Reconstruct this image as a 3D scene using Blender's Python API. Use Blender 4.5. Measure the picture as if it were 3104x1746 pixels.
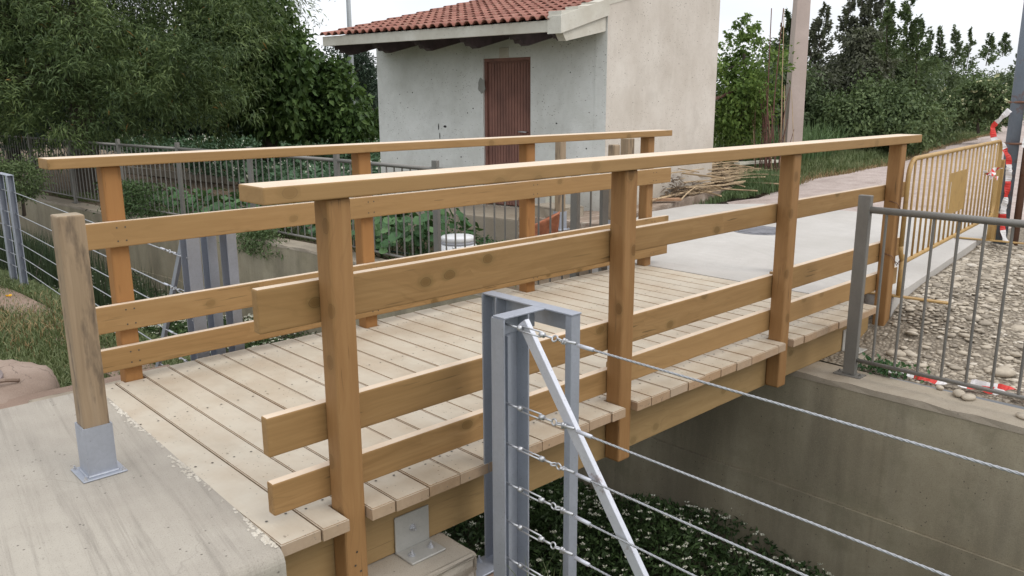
import bpy, bmesh, math, random
import numpy as np
from mathutils import Matrix, Vector, Euler

random.seed(7)
RNG = np.random.default_rng(11)
for o in list(bpy.data.objects):
    bpy.data.objects.remove(o, do_unlink=True)
SC = bpy.context.scene
COL = SC.collection
PI = math.pi

# ------------------------------------------------------------------ camera
cam_d = bpy.data.cameras.new('camera')
cam = bpy.data.objects.new('camera', cam_d)
COL.objects.link(cam)
CP = Vector((-1.23285, -2.28108, 1.39595))
YAW, PITCH, ROLL, FPX = 0.8152, 0.2261, -0.00426, 2483.3
fw = Vector((math.cos(YAW) * math.cos(PITCH), math.sin(YAW) * math.cos(PITCH), -math.sin(PITCH)))
rt = Vector((math.sin(YAW), -math.cos(YAW), 0))
up = rt.cross(fw)
r2 = rt * math.cos(ROLL) + up * math.sin(ROLL)
u2 = -rt * math.sin(ROLL) + up * math.cos(ROLL)
cam.matrix_world = Matrix(((r2.x, u2.x, -fw.x, CP.x), (r2.y, u2.y, -fw.y, CP.y), (r2.z, u2.z, -fw.z, CP.z), (0, 0, 0, 1)))
cam_d.sensor_width = 36.0
cam_d.lens = 36.0 * FPX / 3104.0
cam_d.clip_start = 0.05
cam_d.clip_end = 3000
SC.camera = cam

# ------------------------------------------------------------------ world: bright, thin overcast
SUN_EL, SUN_AZ = math.radians(48), math.radians(-70)
world = bpy.data.worlds.new('World')
SC.world = world
world.use_nodes = True
wn, wl = world.node_tree.nodes, world.node_tree.links
wn.clear()
sky = wn.new('ShaderNodeTexSky')
sky.sky_type = 'NISHITA'
sky.sun_disc = False
sky.sun_elevation = SUN_EL
sky.sun_rotation = math.pi / 2 - SUN_AZ
tc = wn.new('ShaderNodeTexCoord')
cl = wn.new('ShaderNodeTexNoise')
cl.inputs['Scale'].default_value = 2.2
cl.inputs['Detail'].default_value = 5
mp = wn.new('ShaderNodeMapping')
mp.inputs['Scale'].default_value = (1, 1, 3.5)
wl.new(tc.outputs['Generated'], mp.inputs['Vector'])
wl.new(mp.outputs[0], cl.inputs['Vector'])
cr = wn.new('ShaderNodeValToRGB')
cr.color_ramp.elements[0].position = 0.35
cr.color_ramp.elements[0].color = (10.6, 11.0, 11.8, 1)
cr.color_ramp.elements[1].position = 0.65
cr.color_ramp.elements[1].color = (13.0, 13.0, 13.2, 1)
wl.new(cl.outputs['Fac'], cr.inputs['Fac'])
# brighter towards the zenith, as under thin cloud; dull below the horizon
sx = wn.new('ShaderNodeSeparateXYZ')
wl.new(tc.outputs['Generated'], sx.inputs[0])
el = wn.new('ShaderNodeValToRGB')
el.color_ramp.elements[0].position = 0.0
el.color_ramp.elements[0].color = (0.25, 0.25, 0.25, 1)
el.color_ramp.elements[1].position = 1.0
el.color_ramp.elements[1].color = (1.75, 1.72, 1.68, 1)
for ps_, v_ in ((0.49, 0.30), (0.505, 0.98), (0.62, 1.12)):
    e_ = el.color_ramp.elements.new(ps_)
    e_.color = (v_, v_, v_, 1)
ma = wn.new('ShaderNodeMath')
ma.operation = 'MULTIPLY_ADD'
ma.inputs[1].default_value = 0.5
ma.inputs[2].default_value = 0.5
wl.new(sx.outputs[2], ma.inputs[0])
wl.new(ma.outputs[0], el.inputs['Fac'])
mul = wn.new('ShaderNodeMix')
mul.data_type = 'RGBA'
mul.blend_type = 'MULTIPLY'
mul.inputs[0].default_value = 1.0
wl.new(cr.outputs[0], mul.inputs[6])
wl.new(el.outputs[0], mul.inputs[7])
mx = wn.new('ShaderNodeMix')
mx.data_type = 'RGBA'
mx.inputs[0].default_value = 0.86
wl.new(sky.outputs[0], mx.inputs[6])
wl.new(mul.outputs[2], mx.inputs[7])
bg = wn.new('ShaderNodeBackground')
bg.inputs['Strength'].default_value = 0.092
wo = wn.new('ShaderNodeOutputWorld')
wl.new(mx.outputs[2], bg.inputs['Color'])
wl.new(bg.outputs[0], wo.inputs[0])

sun_d = bpy.data.lights.new('sun', 'SUN')
sun_d.energy = 1.0
sun_d.angle = math.radians(28)
sun_d.color = (1.0, 0.93, 0.84)
sun = bpy.data.objects.new('sun', sun_d)
COL.objects.link(sun)
sdir = Vector((math.cos(SUN_AZ) * math.cos(SUN_EL), math.sin(SUN_AZ) * math.cos(SUN_EL), math.sin(SUN_EL)))
sun.rotation_euler = sdir.to_track_quat('Z', 'Y').to_euler()
sun.location = (0, 0, 30)

SC.view_settings.view_transform = 'Standard'
SC.view_settings.look = 'None'
SC.view_settings.exposure = 0.0
SC.view_settings.gamma = 1.0
SC.view_settings.use_curve_mapping = False
SC.render.engine = 'CYCLES'

# ------------------------------------------------------------------ material helpers
class MT:
    def __init__(s, name, rough=0.7, spec=0.3, metal=0.0):
        s.m = bpy.data.materials.new(name)
        s.m.use_nodes = True
        s.n = s.m.node_tree.nodes
        s.l = s.m.node_tree.links
        s.b = s.n['Principled BSDF']
        s.b.inputs['Roughness'].default_value = rough
        s.b.inputs['Specular IOR Level'].default_value = spec
        s.b.inputs['Metallic'].default_value = metal
        s._tc = None
    def new(s, t, **kw):
        n = s.n.new(t)
        for k, v in kw.items():
            setattr(n, k, v)
        return n
    def link(s, a, b):
        s.l.new(a, b)
    def inp(s, sock, v):
        if hasattr(v, 'is_linked') or isinstance(v, bpy.types.NodeSocket):
            s.l.new(v, sock)
        else:
            if isinstance(v, (tuple, list)) and len(v) == 3 and sock.type == 'RGBA':
                v = (*v, 1)
            sock.default_value = v
    def obj(s):
        if not s._tc:
            s._tc = s.new('ShaderNodeTexCoord')
        return s._tc.outputs['Object']
    def pos(s):
        return s.new('ShaderNodeNewGeometry').outputs['Position']
    def normal(s):
        return s.new('ShaderNodeNewGeometry').outputs['Normal']
    def island(s):
        return s.new('ShaderNodeNewGeometry').outputs['Random Per Island']
    def rnd(s):
        return s.new('ShaderNodeObjectInfo').outputs['Random']
    def vm(s, op, a, b=None, out=0):
        n = s.new('ShaderNodeVectorMath', operation=op)
        s.inp(n.inputs[0], a)
        if b is not None:
            if op == 'SCALE':
                s.inp(n.inputs[3], b)
            else:
                s.inp(n.inputs[1], b)
        return n.outputs[out]
    def math(s, op, a, b=None, c=None, clamp=False):
        n = s.new('ShaderNodeMath', operation=op)
        n.use_clamp = clamp
        s.inp(n.inputs[0], a)
        if b is not None:
            s.inp(n.inputs[1], b)
        if c is not None:
            s.inp(n.inputs[2], c)
        return n.outputs[0]
    def sep(s, v):
        n = s.new('ShaderNodeSeparateXYZ')
        s.inp(n.inputs[0], v)
        return n.outputs
    def comb(s, x, y, z):
        n = s.new('ShaderNodeCombineXYZ')
        for i, v in enumerate((x, y, z)):
            s.inp(n.inputs[i], v)
        return n.outputs[0]
    def noise(s, v, scale=5, detail=4, rough=0.55, dist=0.0, out='Fac'):
        n = s.new('ShaderNodeTexNoise')
        s.inp(n.inputs['Vector'], v)
        s.inp(n.inputs['Scale'], scale)
        n.inputs['Detail'].default_value = detail
        n.inputs['Roughness'].default_value = rough
        n.inputs['Distortion'].default_value = dist
        return n.outputs[out]
    def voro(s, v, scale=5, feature='F1', rnd=1.0, out='Distance'):
        n = s.new('ShaderNodeTexVoronoi', feature=feature)
        s.inp(n.inputs['Vector'], v)
        n.inputs['Scale'].default_value = scale
        n.inputs['Randomness'].default_value = rnd
        return n.outputs[out]
    def ramp(s, f, stops, interp='LINEAR'):
        n = s.new('ShaderNodeValToRGB')
        cr = n.color_ramp
        cr.interpolation = interp
        while len(cr.elements) < len(stops):
            cr.elements.new(0.5)
        for e, (p, c) in zip(cr.elements, stops):
            e.position = p
            e.color = (*c, 1) if isinstance(c, (tuple, list)) else (c, c, c, 1)
        s.inp(n.inputs[0], f)
        return n.outputs[0]
    def mix(s, f, a, b, mode='MIX'):
        n = s.new('ShaderNodeMix', data_type='RGBA', blend_type=mode)
        s.inp(n.inputs[0], f)
        s.inp(n.inputs[6], a)
        s.inp(n.inputs[7], b)
        return n.outputs[2]
    def bump(s, h, strength=0.3, dist=0.01):
        n = s.new('ShaderNodeBump')
        n.inputs['Strength'].default_value = strength
        n.inputs['Distance'].default_value = dist
        s.inp(n.inputs['Height'], h)
        s.l.new(n.outputs[0], s.b.inputs['Normal'])
    def col(s, c):
        s.inp(s.b.inputs['Base Color'], c)
        return s.m
    def rough(s, r):
        s.inp(s.b.inputs['Roughness'], r)

def wood(name, base, dark, pale, top_skylit, knot=True, weather=0.0, dirt=0.0, tint=None):
    m = MT(name, rough=0.62, spec=0.25)
    o = m.obj()
    r = m.rnd()
    off = m.comb(m.math('MULTIPLY', r, 37.0), m.math('MULTIPLY', r, 91.0), m.math('MULTIPLY', r, 13.0))
    p = m.vm('ADD', o, off)
    # knots: sparse round features, shared through the board's thickness
    xyz = m.sep(p)
    kw = m.noise(p, 14.0, 2, out='Color')
    kp = m.comb(m.math('MULTIPLY', xyz[0], 0.7), m.math('ADD', m.math('ADD', xyz[1], xyz[2]), m.math('MULTIPLY', r, 50.0)), 0.0)
    kp = m.vm('ADD', kp, m.vm('SCALE', kw, 0.012))
    kn = m.new('ShaderNodeTexVoronoi', feature='F1')
    kn.voronoi_dimensions = '2D'
    m.inp(kn.inputs['Vector'], kp)
    kn.inputs['Scale'].default_value = 5.2
    kd = kn.outputs['Distance']
    ksel = m.math('GREATER_THAN', m.sep(kn.outputs['Color'])[0], 0.5)
    kdist = m.math('ADD', kd, m.math('MULTIPLY', m.math('SUBTRACT', 1.0, ksel), 5.0))
    bend = m.math('DIVIDE', 0.012, m.math('ADD', kdist, 0.12)) if knot else 0.0
    # grain
    gp = m.vm('MULTIPLY', p, (1.6, 26.0, 26.0))
    wob = m.noise(m.vm('MULTIPLY', p, (1.3, 5, 5)), 1.0, 3, out='Color')
    gp = m.vm('ADD', gp, m.vm('SCALE', wob, 3.0))
    if knot:
        gp = m.vm('ADD', gp, m.comb(0.0, m.math('MULTIPLY', bend, 22.0), m.math('MULTIPLY', bend, 22.0)))
    g1 = m.noise(gp, 1.0, 5, 0.6)
    g2 = m.noise(m.vm('MULTIPLY', p, (2.0, 90.0, 90.0)), 1.0, 2, 0.5)
    c = m.ramp(g1, [(0.16, dark), (0.5, base), (0.84, pale)])
    c = m.mix(m.math('MULTIPLY', m.ramp(g2, [(0.38, 1.0), (0.56, 0.0)]), 0.30), c, dark)
    # thin growth lines, like cathedral grain
    w = m.new('ShaderNodeTexWave', wave_type='BANDS', bands_direction='DIAGONAL')
    m.inp(w.inputs['Vector'], m.vm('MULTIPLY', gp, (0.25, 0.16, 0.16)))
    w.inputs['Scale'].default_value = 3.4
    w.inputs['Distortion'].default_value = 5.0
    w.inputs['Detail'].default_value = 2.0
    w.inputs['Detail Scale'].default_value = 0.6
    lines = m.math('MULTIPLY', m.ramp(w.outputs['Fac'], [(0.0, 1.0), (0.13, 0.0)]), m.ramp(m.noise(p, 1.9, 2), [(0.48, 0.0), (0.66, 0.24)]))
    c = m.mix(lines, c, tuple(v * 0.5 for v in dark))
    # fine drying cracks
    ck = m.noise(m.vm('ADD', m.vm('MULTIPLY', p, (3.2, 75.0, 75.0)), m.vm('SCALE', wob, 2.0)), 1.0, 2, 0.5)
    ckm = m.math('MULTIPLY', m.ramp(ck, [(0.655, 0.0), (0.69, 0.75)]), m.ramp(m.noise(p, 3.4, 2), [(0.5, 0.0), (0.6, 1.0)]))
    c = m.mix(ckm, c, tuple(v * 0.22 for v in dark))
    # long tonal patches
    c = m.mix(m.math('MULTIPLY', m.ramp(m.noise(m.vm('MULTIPLY', p, (1.1, 3.5, 3.5)), 1.3, 2), [(0.35, 0.0), (0.75, 1.0)]), 0.22), c, tint or (dark[0] * 1.05, dark[1] * 1.08, dark[2] * 1.15))
    if knot:
        halo = m.ramp(kdist, [(0.05, 0.5), (0.18, 0.0)])
        c = m.mix(halo, c, (dark[0] * 0.58, dark[1] * 0.78, dark[2] * 0.62))
        core = m.ramp(kdist, [(0.065, 1.0), (0.085, 0.0)])
        c = m.mix(m.math('MULTIPLY', core, 0.6), c, (dark[0] * 0.62, dark[1] * 0.56, dark[2] * 0.42))
        ringv = m.ramp(m.math('ABSOLUTE', m.math('SUBTRACT', kdist, 0.088)), [(0.0, 0.75), (0.012, 0.0)])
        c = m.mix(ringv, c, (dark[0] * 0.4, dark[1] * 0.36, dark[2] * 0.33))
    # per-board shade
    c = m.mix(m.math('MULTIPLY', m.math('FRACT', m.math('MULTIPLY', r, 7.77)), 0.5), c, pale)
    if weather > 0:
        wv = m.noise(m.vm('MULTIPLY', p, (3.0, 14.0, 14.0)), 1.0, 5, 0.65)
        c = m.mix(m.math('MULTIPLY', m.ramp(wv, [(0.50, 0.0), (0.66, 1.0)]), weather), c, (0.07, 0.055, 0.045))
    # upward faces painted paler by their normal, imitating sky light and sheen
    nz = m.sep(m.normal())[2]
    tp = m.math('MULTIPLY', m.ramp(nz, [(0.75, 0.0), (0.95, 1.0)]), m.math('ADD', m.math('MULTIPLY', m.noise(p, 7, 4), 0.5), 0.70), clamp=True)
    c = m.mix(tp, c, m.mix(0.15, top_skylit, c))
    if dirt > 0:
        wp = m.pos()
        sp = m.voro(wp, 42)
        sel = m.math('GREATER_THAN', m.noise(wp, 2.3, 3), 0.47)
        d = m.math('MULTIPLY', m.ramp(sp, [(0.07, 1.0), (0.16, 0.0)]), sel)
        c = m.mix(m.math('MULTIPLY', d, dirt), c, (0.05, 0.04, 0.03))
        sp2 = m.voro(m.vm('MULTIPLY', wp, (1.0, 0.45, 1.0)), 17)
        d2 = m.math('MULTIPLY', m.ramp(sp2, [(0.04, 1.0), (0.10, 0.0)]), m.math('GREATER_THAN', m.noise(wp, 5.0, 2), 0.52))
        c = m.mix(m.math('MULTIPLY', d2, dirt), c, (0.06, 0.05, 0.035))
        # worn, dusty and greyed areas, board by board
        c = m.mix(m.math('MULTIPLY', m.math('FRACT', m.math('MULTIPLY', r, 31.7)), 0.34), c, (0.50, 0.47, 0.41))
        c = m.mix(m.math('MULTIPLY', m.ramp(m.noise(m.vm('MULTIPLY', wp, (2.0, 1.2, 1.0)), 1.4, 6, 0.7), [(0.48, 0.0), (0.66, 1.0)]), 0.30), c, (0.32, 0.27, 0.20))
        st = m.noise(wp, 3.1, 5, 0.6)
        c = m.mix(m.math('MULTIPLY', m.ramp(st, [(0.42, 0.0), (0.68, 1.0)]), 0.35), c, (0.36, 0.25, 0.15))
    m.bump(m.math('ADD', g1, m.math('MULTIPLY', g2, 0.5)), 0.12, 0.004)
    return m.col(c)

M = {}
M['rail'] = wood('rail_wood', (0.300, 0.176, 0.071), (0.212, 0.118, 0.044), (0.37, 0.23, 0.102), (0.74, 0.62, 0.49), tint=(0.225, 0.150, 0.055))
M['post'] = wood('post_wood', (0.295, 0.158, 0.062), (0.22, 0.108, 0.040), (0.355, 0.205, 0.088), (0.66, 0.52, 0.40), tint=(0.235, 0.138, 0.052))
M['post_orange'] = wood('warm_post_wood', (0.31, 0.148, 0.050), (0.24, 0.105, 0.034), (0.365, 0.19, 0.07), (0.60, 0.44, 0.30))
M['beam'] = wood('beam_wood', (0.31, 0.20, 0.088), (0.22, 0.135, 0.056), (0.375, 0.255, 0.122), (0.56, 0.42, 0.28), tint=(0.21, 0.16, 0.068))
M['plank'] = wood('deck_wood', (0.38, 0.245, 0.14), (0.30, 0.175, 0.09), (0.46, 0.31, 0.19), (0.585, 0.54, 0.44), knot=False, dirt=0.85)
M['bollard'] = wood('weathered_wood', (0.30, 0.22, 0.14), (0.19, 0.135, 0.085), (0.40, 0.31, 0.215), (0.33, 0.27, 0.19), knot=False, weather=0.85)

def concrete(name, base, dark, light, streak=0.0, brush=0.0, spots=0.5, moss=0.0, streak_col=None, rough=0.85, cracks=0.0, form=0.0):
    m = MT(name, rough=rough, spec=0.2)
    p = m.pos()
    n1 = m.noise(p, 1.1, 5, 0.6)
    n2 = m.noise(p, 9.0, 5, 0.65)
    n3 = m.noise(p, 70.0, 3, 0.6)
    c = m.ramp(n1, [(0.3, dark), (0.52, base), (0.75, light)])
    c = m.mix(m.math('MULTIPLY', m.ramp(n2, [(0.4, 1.0), (0.62, 0.0)]), 0.28), c, dark)
    h = m.math('ADD', m.math('MULTIPLY', n2, 0.6), m.math('MULTIPLY', n3, 0.5))
    if brush > 0:
        xyz = m.sep(p)
        q = m.comb(m.math('MULTIPLY', m.math('ADD', xyz[0], m.math('MULTIPLY', xyz[1], -0.12)), 28.0), m.math('MULTIPLY', xyz[1], 0.9), 0.0)
        b = m.noise(q, 1.0, 4, 0.65, 0.4)
        msk = m.ramp(m.noise(p, 1.3, 2), [(0.35, 0.2), (0.6, 1.0)])
        c = m.mix(m.math('MULTIPLY', m.math('MULTIPLY', m.ramp(b, [(0.5, 0.0), (0.72, 1.0)]), msk), brush), c, tuple(v * 0.62 for v in dark))
        c = m.mix(m.math('MULTIPLY', m.math('MULTIPLY', m.ramp(b, [(0.28, 1.0), (0.46, 0.0)]), msk), brush * 0.5), c, light)
        h = m.math('ADD', h, m.math('MULTIPLY', b, 0.8))
    if streak > 0:
        xyz = m.sep(p)
        hz = m.math('ADD', xyz[0], xyz[1])
        q = m.comb(m.math('MULTIPLY', hz, 2.6), m.math('MULTIPLY', xyz[2], 0.38), 3.0)
        s_ = m.noise(q, 1.0, 6, 0.62)
        c = m.mix(m.math('MULTIPLY', m.ramp(s_, [(0.47, 0.0), (0.64, 1.0)]), streak), c, streak_col or tuple(v * 0.35 for v in dark))
        q2 = m.comb(m.math('MULTIPLY', hz, 4.2), m.math('MULTIPLY', xyz[2], 0.5), 9.0)
        s2 = m.noise(q2, 1.0, 3, 0.5)
        c = m.mix(m.math('MULTIPLY', m.ramp(s2, [(0.55, 0.0), (0.7, 1.0)]), streak * 0.55), c, light)
    if spots > 0:
        v = m.voro(p, 26)
        sel = m.math('GREATER_THAN', m.noise(p, 3.0, 3), 0.5)
        c = m.mix(m.math('MULTIPLY', m.math('MULTIPLY', m.ramp(v, [(0.06, 1.0), (0.13, 0.0)]), sel), spots), c, (0.05, 0.04, 0.035))
        v2 = m.voro(p, 60)
        c = m.mix(m.math('MULTIPLY', m.ramp(v2, [(0.10, 1.0), (0.2, 0.0)]), spots * 0.35), c, tuple(q * 0.5 for q in dark))
    # grit: sharp light and dark grains and pores
    gr = m.noise(p, 240.0, 2, 0.6)
    c = m.mix(m.math('MULTIPLY', m.ramp(gr, [(0.56, 0.0), (0.66, 1.0)]), 0.35), c, light)
    c = m.mix(m.math('MULTIPLY', m.ramp(gr, [(0.34, 1.0), (0.42, 0.0)]), 0.40), c, tuple(q * 0.6 for q in dark))
    if cracks > 0:
        cp = m.vm('ADD', p, m.vm('SCALE', m.noise(p, 2.5, 4, 0.6, out='Color'), 0.5))
        ce = m.voro(cp, 0.9, feature='DISTANCE_TO_EDGE')
        c = m.mix(m.math('MULTIPLY', m.math('MULTIPLY', m.ramp(ce, [(0.0, 1.0), (0.005, 0.0)]), m.ramp(m.noise(p, 1.2, 2), [(0.45, 0.0), (0.55, 1.0)])), cracks), c, tuple(q * 0.35 for q in dark))
    if form > 0:
        # joints of the shuttering boards and rust weeps
        fz = m.sep(p)
        fl = m.math('ABSOLUTE', m.math('SUBTRACT', m.math('FRACT', m.math('MULTIPLY', m.math('ADD', fz[0], fz[1]), 0.5)), 0.5))
        c = m.mix(m.math('MULTIPLY', m.ramp(fl, [(0.0, 1.0), (0.006, 0.0)]), form), c, tuple(q * 0.45 for q in dark))
        lo = m.ramp(fz[2], [(0.0, 0.0), (1.0, 0.0)])
    if moss > 0:
        nm = m.noise(p, 2.3, 5, 0.7)
        c = m.mix(m.math('MULTIPLY', m.ramp(nm, [(0.52, 0.0), (0.66, 1.0)]), moss), c, (0.09, 0.10, 0.05))
    m.bump(h, 0.35, 0.006)
    return m.col(c)

M['slab'] = concrete('slab_concrete', (0.385, 0.355, 0.305), (0.315, 0.285, 0.245), (0.44, 0.41, 0.35), brush=0.75, spots=0.8, cracks=0.22)
M['slab_new'] = concrete('new_slab_concrete', (0.50, 0.48, 0.45), (0.43, 0.41, 0.38), (0.56, 0.54, 0.51), brush=0.12, spots=0.45)
M['canal'] = concrete('canal_concrete', (0.375, 0.33, 0.235), (0.29, 0.25, 0.175), (0.46, 0.41, 0.305), streak=0.55, spots=0.8, moss=0.22, streak_col=(0.17, 0.15, 0.11), form=0.15)
M['canal_top'] = concrete('canal_cap', (0.36, 0.315, 0.25), (0.27, 0.225, 0.17), (0.43, 0.38, 0.30), spots=0.7)
M['ledge'] = concrete('reddish_ledge', (0.27, 0.195, 0.15), (0.20, 0.14, 0.105), (0.33, 0.25, 0.2), spots=0.8)
M['block'] = concrete('block_concrete', (0.40, 0.355, 0.29), (0.31, 0.27, 0.215), (0.47, 0.42, 0.35), spots=0.8)
M['ring'] = concrete('mortar_ring', (0.33, 0.255, 0.205), (0.23, 0.165, 0.125), (0.41, 0.33, 0.27), spots=0.9, cracks=0.6)
M['utility'] = concrete('pole_concrete', (0.52, 0.435, 0.39), (0.45, 0.37, 0.33), (0.58, 0.495, 0.45), streak=0.15, spots=0.4)
M['crumb'] = concrete('crumbled_mortar', (0.62, 0.58, 0.5), (0.4, 0.36, 0.3), (0.72, 0.69, 0.62), spots=0.3)

def stucco(name, base, dark, light, specks=0.8, streak=0.2):
    m = MT(name, rough=0.9, spec=0.15)
    p = m.pos()
    xyz = m.sep(p)
    c = m.ramp(m.noise(p, 1.4, 4, 0.6), [(0.3, dark), (0.5, base), (0.72, light)])
    q = m.comb(m.math('MULTIPLY', m.math('ADD', xyz[0], xyz[1]), 4.5), m.math('MULTIPLY', xyz[2], 0.6), 0.0)
    c = m.mix(m.math('MULTIPLY', m.ramp(m.noise(q, 1.0, 4), [(0.5, 0.0), (0.72, 1.0)]), streak), c, light)
    c = m.mix(m.math('MULTIPLY', m.ramp(m.noise(p, 14, 4), [(0.35, 1.0), (0.55, 0.0)]), 0.22), c, dark)
    # dirt specks of two sizes, a little wider than tall
    ps = m.vm('MULTIPLY', p, (1.0, 1.0, 1.7))
    pn = m.vm('ADD', ps, m.vm('SCALE', m.noise(p, 30, 2, out='Color'), 0.02))
    v = m.voro(pn, 21)
    sel = m.ramp(m.noise(p, 1.9, 3), [(0.42, 0.15), (0.62, 1.0)])
    c = m.mix(m.math('MULTIPLY', m.math('MULTIPLY', m.ramp(v, [(0.09, 1.0), (0.20, 0.0)]), sel), specks), c, (0.11, 0.085, 0.06))
    v2 = m.voro(pn, 6.5)
    c = m.mix(m.math('MULTIPLY', m.ramp(v2, [(0.045, 1.0), (0.085, 0.0)]), specks), c, (0.10, 0.08, 0.06))
    # damp, splashed foot and grey weathering blotches
    ft = m.math('SUBTRACT', 0.30, m.math('ADD', xyz[2], m.math('MULTIPLY', m.noise(p, 3.0, 4), -0.5)))
    c = m.mix(m.math('MULTIPLY', m.ramp(ft, [(0.0, 0.0), (0.45, 1.0)]), 0.5), c, (0.33, 0.29, 0.23))
    c = m.mix(m.math('MULTIPLY', m.ramp(m.noise(p, 0.9, 6, 0.7), [(0.52, 0.0), (0.68, 1.0)]), 0.30), c, tuple(q * 0.72 for q in dark))
    hb = m.math('ADD', m.noise(p, 55, 3, 0.6), m.math('MULTIPLY', m.noise(p, 160, 2), 0.5))
    m.bump(hb, 0.55, 0.006)
    return m.col(c)

M['stucco'] = stucco('white_stucco', (0.70, 0.715, 0.685), (0.57, 0.58, 0.54), (0.77, 0.785, 0.76), streak=0.35)
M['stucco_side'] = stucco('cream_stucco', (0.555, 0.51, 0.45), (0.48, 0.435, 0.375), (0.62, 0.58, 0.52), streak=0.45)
M['white_paint'] = stucco('weathered_white_trim', (0.56, 0.54, 0.47), (0.46, 0.43, 0.36), (0.64, 0.63, 0.57), specks=0.4)

def galv(name, base, spec=0.5, rough=0.5, metal=0.45, rust=0.0, grain=6.0):
    m = MT(name, rough=rough, spec=spec, metal=metal)
    p = m.pos()
    c = m.mix(m.math('MULTIPLY', m.ramp(m.noise(p, grain, 4, 0.6), [(0.35, 0.0), (0.7, 1.0)]), 0.45), base, tuple(v * 0.72 for v in base))
    vs_ = m.new('ShaderNodeTexVoronoi')
    m.inp(vs_.inputs['Vector'], p)
    vs_.inputs['Scale'].default_value = 110
    c = m.mix(m.math('MULTIPLY', m.sep(vs_.outputs['Color'])[0], 0.22), c, tuple(v * 0.70 for v in base))
    dn = m.noise(m.vm('MULTIPLY', p, (9.0, 9.0, 1.6)), 1.0, 5, 0.7)
    c = m.mix(m.math('MULTIPLY', m.ramp(dn, [(0.55, 0.0), (0.70, 1.0)]), 0.35), c, tuple(v * 0.62 for v in base))
    sp = m.voro(p, 45)
    c = m.mix(m.math('MULTIPLY', m.ramp(sp, [(0.06, 1.0), (0.12, 0.0)]), 0.35), c, (0.12, 0.1, 0.09))
    if rust > 0:
        rn = m.noise(p, 9, 5, 0.7)
        c = m.mix(m.math('MULTIPLY', m.ramp(rn, [(0.56, 0.0), (0.62, 1.0)]), rust), c, (0.17, 0.075, 0.045))
    m.rough(m.math('ADD', rough - 0.08, m.math('MULTIPLY', m.noise(p, 22, 3), 0.2)))
    m.bump(m.noise(p, 120, 2), 0.08, 0.002)
    return m.col(c)

M['galv'] = galv('galvanised_frame', (0.42, 0.45, 0.51))
M['galv_light'] = galv('galvanised_strut', (0.62, 0.64, 0.70), rust=0.0)
M['galv_rusty'] = galv('worn_galvanised_strut', (0.62, 0.64, 0.70), rust=0.55)
M['zinc'] = galv('bright_zinc', (0.58, 0.59, 0.61), metal=0.7, rough=0.38)
M['plate'] = galv('dusty_zinc_plate', (0.50, 0.49, 0.455), metal=0.35, rough=0.5)
M['cable'] = galv('steel_cable', (0.42, 0.43, 0.45), metal=0.6, rough=0.45)
M['fence'] = galv('grey_brown_fence_steel', (0.235, 0.225, 0.205), metal=0.35, rough=0.48)
M['old_pole'] = galv('blue_grey_pole', (0.17, 0.20, 0.24), metal=0.3, rough=0.6, rust=0.5)
M['rust_pole'] = galv('rusty_pipe', (0.20, 0.11, 0.075), metal=0.2, rough=0.8, rust=0.9)
M['barrier'] = galv('ochre_paint', (0.47, 0.30, 0.11), metal=0.0, rough=0.5, rust=0.25)
M['lamp_pole'] = galv('pale_grey_pole', (0.42, 0.45, 0.47), metal=0.1)

def simple(name, c, rough=0.7, spec=0.3, metal=0.0, var=0.25, sc=8, bump=0.15):
    m = MT(name, rough, spec, metal)
    p = m.pos()
    n = m.noise(p, sc, 5, 0.6)
    cc = m.mix(m.ramp(n, [(0.3, 0.0), (0.7, 1.0)]), tuple(v * (1 - var) for v in c), tuple(min(1, v * (1 + var)) for v in c))
    m.bump(n, bump, 0.004)
    return m.col(cc)

M['rafter'] = simple('dark_brown_wood', (0.075, 0.058, 0.060), var=0.3)
M['soffit'] = simple('brown_soffit', (0.15, 0.12, 0.10))
M['red'] = simple('red_tape', (0.62, 0.05, 0.04), rough=0.45, var=0.1)
M['white_tape'] = simple('white_tape', (0.74, 0.72, 0.72), rough=0.45, var=0.06)
M['tub'] = simple('white_plastic', (0.70, 0.71, 0.72), rough=0.4, var=0.06)
M['tub_band'] = simple('grey_plastic_band', (0.34, 0.35, 0.38), rough=0.4, var=0.1)
M['cane'] = simple('dry_cane', (0.44, 0.33, 0.205), var=0.35, sc=3)
M['cane_dark'] = simple('reddish_cane', (0.15, 0.075, 0.06), var=0.3, sc=3)
M['board'] = simple('old_brown_board', (0.36, 0.215, 0.13), var=0.3)
M['brick'] = simple('broken_brick', (0.42, 0.165, 0.09), var=0.3, sc=14, bump=0.5)
M['bark'] = simple('tree_bark', (0.07, 0.055, 0.042), var=0.4, sc=10, bump=0.6)
M['iron'] = simple('cast_iron_cover', (0.24, 0.24, 0.26), metal=0.3, rough=0.55)
M['screw'] = simple('screw_head', (0.09, 0.08, 0.07), metal=0.5, rough=0.5)
M['net'] = simple('dark_green_netting', (0.022, 0.042, 0.03), rough=0.9, var=0.5, sc=30)
M['pad'] = None
M['dark_gap'] = simple('dark_earth', (0.10, 0.075, 0.055), var=0.4)
M['mortar_patch'] = simple('grey_mortar', (0.30, 0.30, 0.275), var=0.12)
M['stain'] = simple('black_mark', (0.03, 0.03, 0.03))
M['cream'] = simple('cream_box', (0.62, 0.60, 0.50), var=0.08)
M['blue_can'] = simple('galvanised_shoe_blue', (0.36, 0.40, 0.46), metal=0.4, rough=0.5)
M['hose'] = simple('dark_green_hose', (0.03, 0.06, 0.045), rough=0.4)
M['flower_y'] = simple('yellow_petals', (0.75, 0.42, 0.02))

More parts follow.
